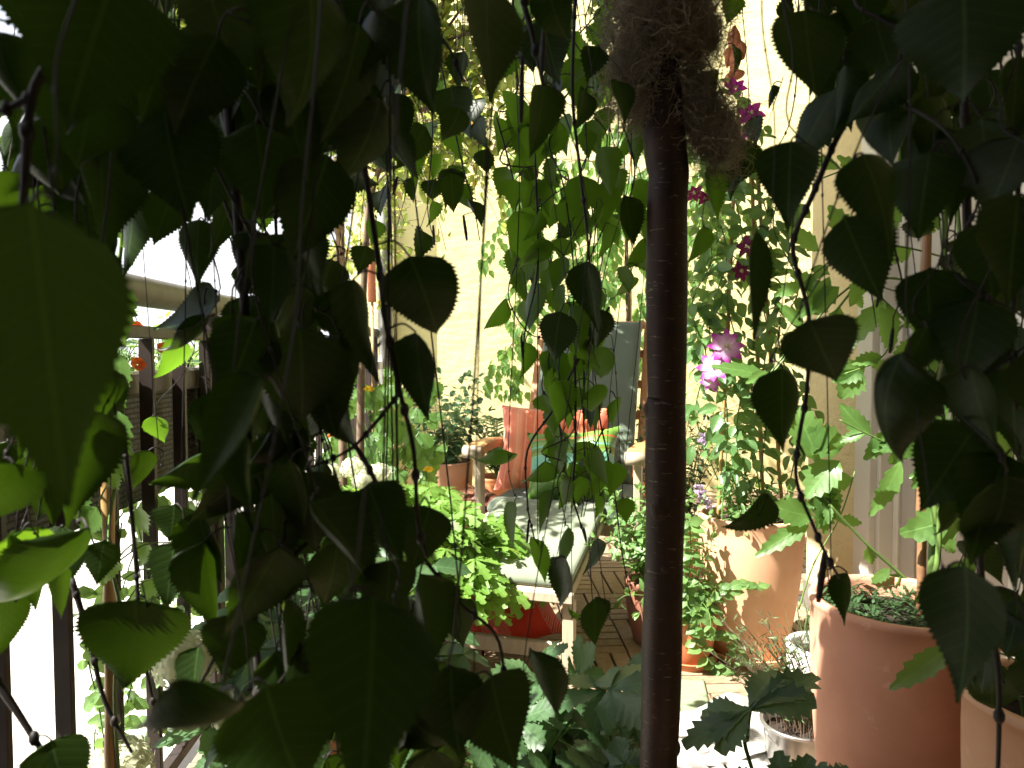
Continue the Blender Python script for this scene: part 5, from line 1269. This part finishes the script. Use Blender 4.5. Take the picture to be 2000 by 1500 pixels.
# ---------------------------------------------------------------- animal wool hung round the trunk head
random.seed(4)
root = empty('wool_tuft', P(1290, 120, TD), 'fluffy grey brown animal wool wrapped round the top of the birch trunk', 'wool')
m, t, b = nodes('raw wool'); r_ = t.nodes.new('ShaderNodeUVMap'); r_.uv_map = 'rnd'; sr = t.nodes.new('ShaderNodeSeparateXYZ'); t.links.new(r_.outputs[0], sr.inputs[0])
t.links.new(ramp(t, sr.outputs[0], [(0, (.13, .115, .09)), (.6, (.31, .275, .215)), (1, (.5, .44, .35))]), b.inputs['Base Color']); b.inputs['Roughness'].default_value = .55
tl = t.nodes.new('ShaderNodeBsdfTranslucent'); tl.inputs[0].default_value = (.6, .5, .36, 1); mx = t.nodes.new('ShaderNodeMixShader'); mx.inputs[0].default_value = .35
t.links.new(b.outputs[0], mx.inputs[1]); t.links.new(tl.outputs[0], mx.inputs[2]); t.links.new(mx.outputs[0], t.nodes['Material Output'].inputs[0])
WOOL = m
def wool(name, caps, n, seglen=.0042, segs=10, r=.00013):
    mb = MB()
    tot = sum(c[4] for c in caps)
    for (a, b_, ra, rb, wt) in caps:
        ax = b_-a
        for k in range(int(n*wt/tot)):
            t_ = U(-.08, 1.08); rr = ra+(rb-ra)*min(max(t_, 0), 1); d = rv(1).normalized()
            p = a.lerp(b_, t_)+d*rr*(random.random()**.6)*1.3*(1+.35*noise.noise(Vector((t_*4, d.x*2, d.z*2)))); p.y += 0
            v = unit(rv(1)+unit(ax)*.7); w_ = rv(1).normalized(); pts = [p]; rn = random.random()
            for s_ in range(segs):
                v = unit(v+w_*.38+rv(.22)); w_ = unit(w_+rv(.25)); 
                back = (a.lerp(b_, min(max(t_, 0), 1))-pts[-1]); 
                if back.length > rr*1.35: v = unit(v+back.normalized()*.35)
                pts.append(pts[-1]+v*seglen)
            tube(mb, pts, r, 3, False, rn)
    return mb.build(name, WOOL, root)
q = lambda x, y, d=TD: P(x, y, d)
caps = [(q(1245, -30), q(1340, -10), .023, .023, 1.4), (q(1238, 60, .79), q(1325, 50, .79), .022, .026, 2.2), (q(1345, 45), q(1368, 75), .018, .012, .8), (q(1232, 110), q(1240, 210), .017, .008, 1.1),
        (q(1345, 130), q(1352, 180), .010, .012, .35), (q(1350, 190), q(1400, 295), .012, .0135, 1.4), (q(1370, 215, .81), q(1400, 240, .81), .013, .011, .35), (q(1250, -120), q(1340, -130), .03, .03, .8)]
wool('fibres', caps, 15000)
wool('curls', caps, 3200, .0040, 20, .00028)
mb = MB()
for (a, b_, ra, rb, wt) in caps:
    L = b_-a; pts = [a.lerp(b_, i/6) for i in range(7)]; tube(mb, [a-L.normalized()*ra*.3]+pts+[b_+L.normalized()*rb*.3], [ra*.25]+[(ra+(rb-ra)*i/6)*.30*(1+.15*math.sin(i*2.1)) for i in range(7)]+[rb*.25], 14)
mb.build('core', M('matted wool', (.14, .11, .08), (.09, .07, .05), 90, .95, 1, 300, .004), root)
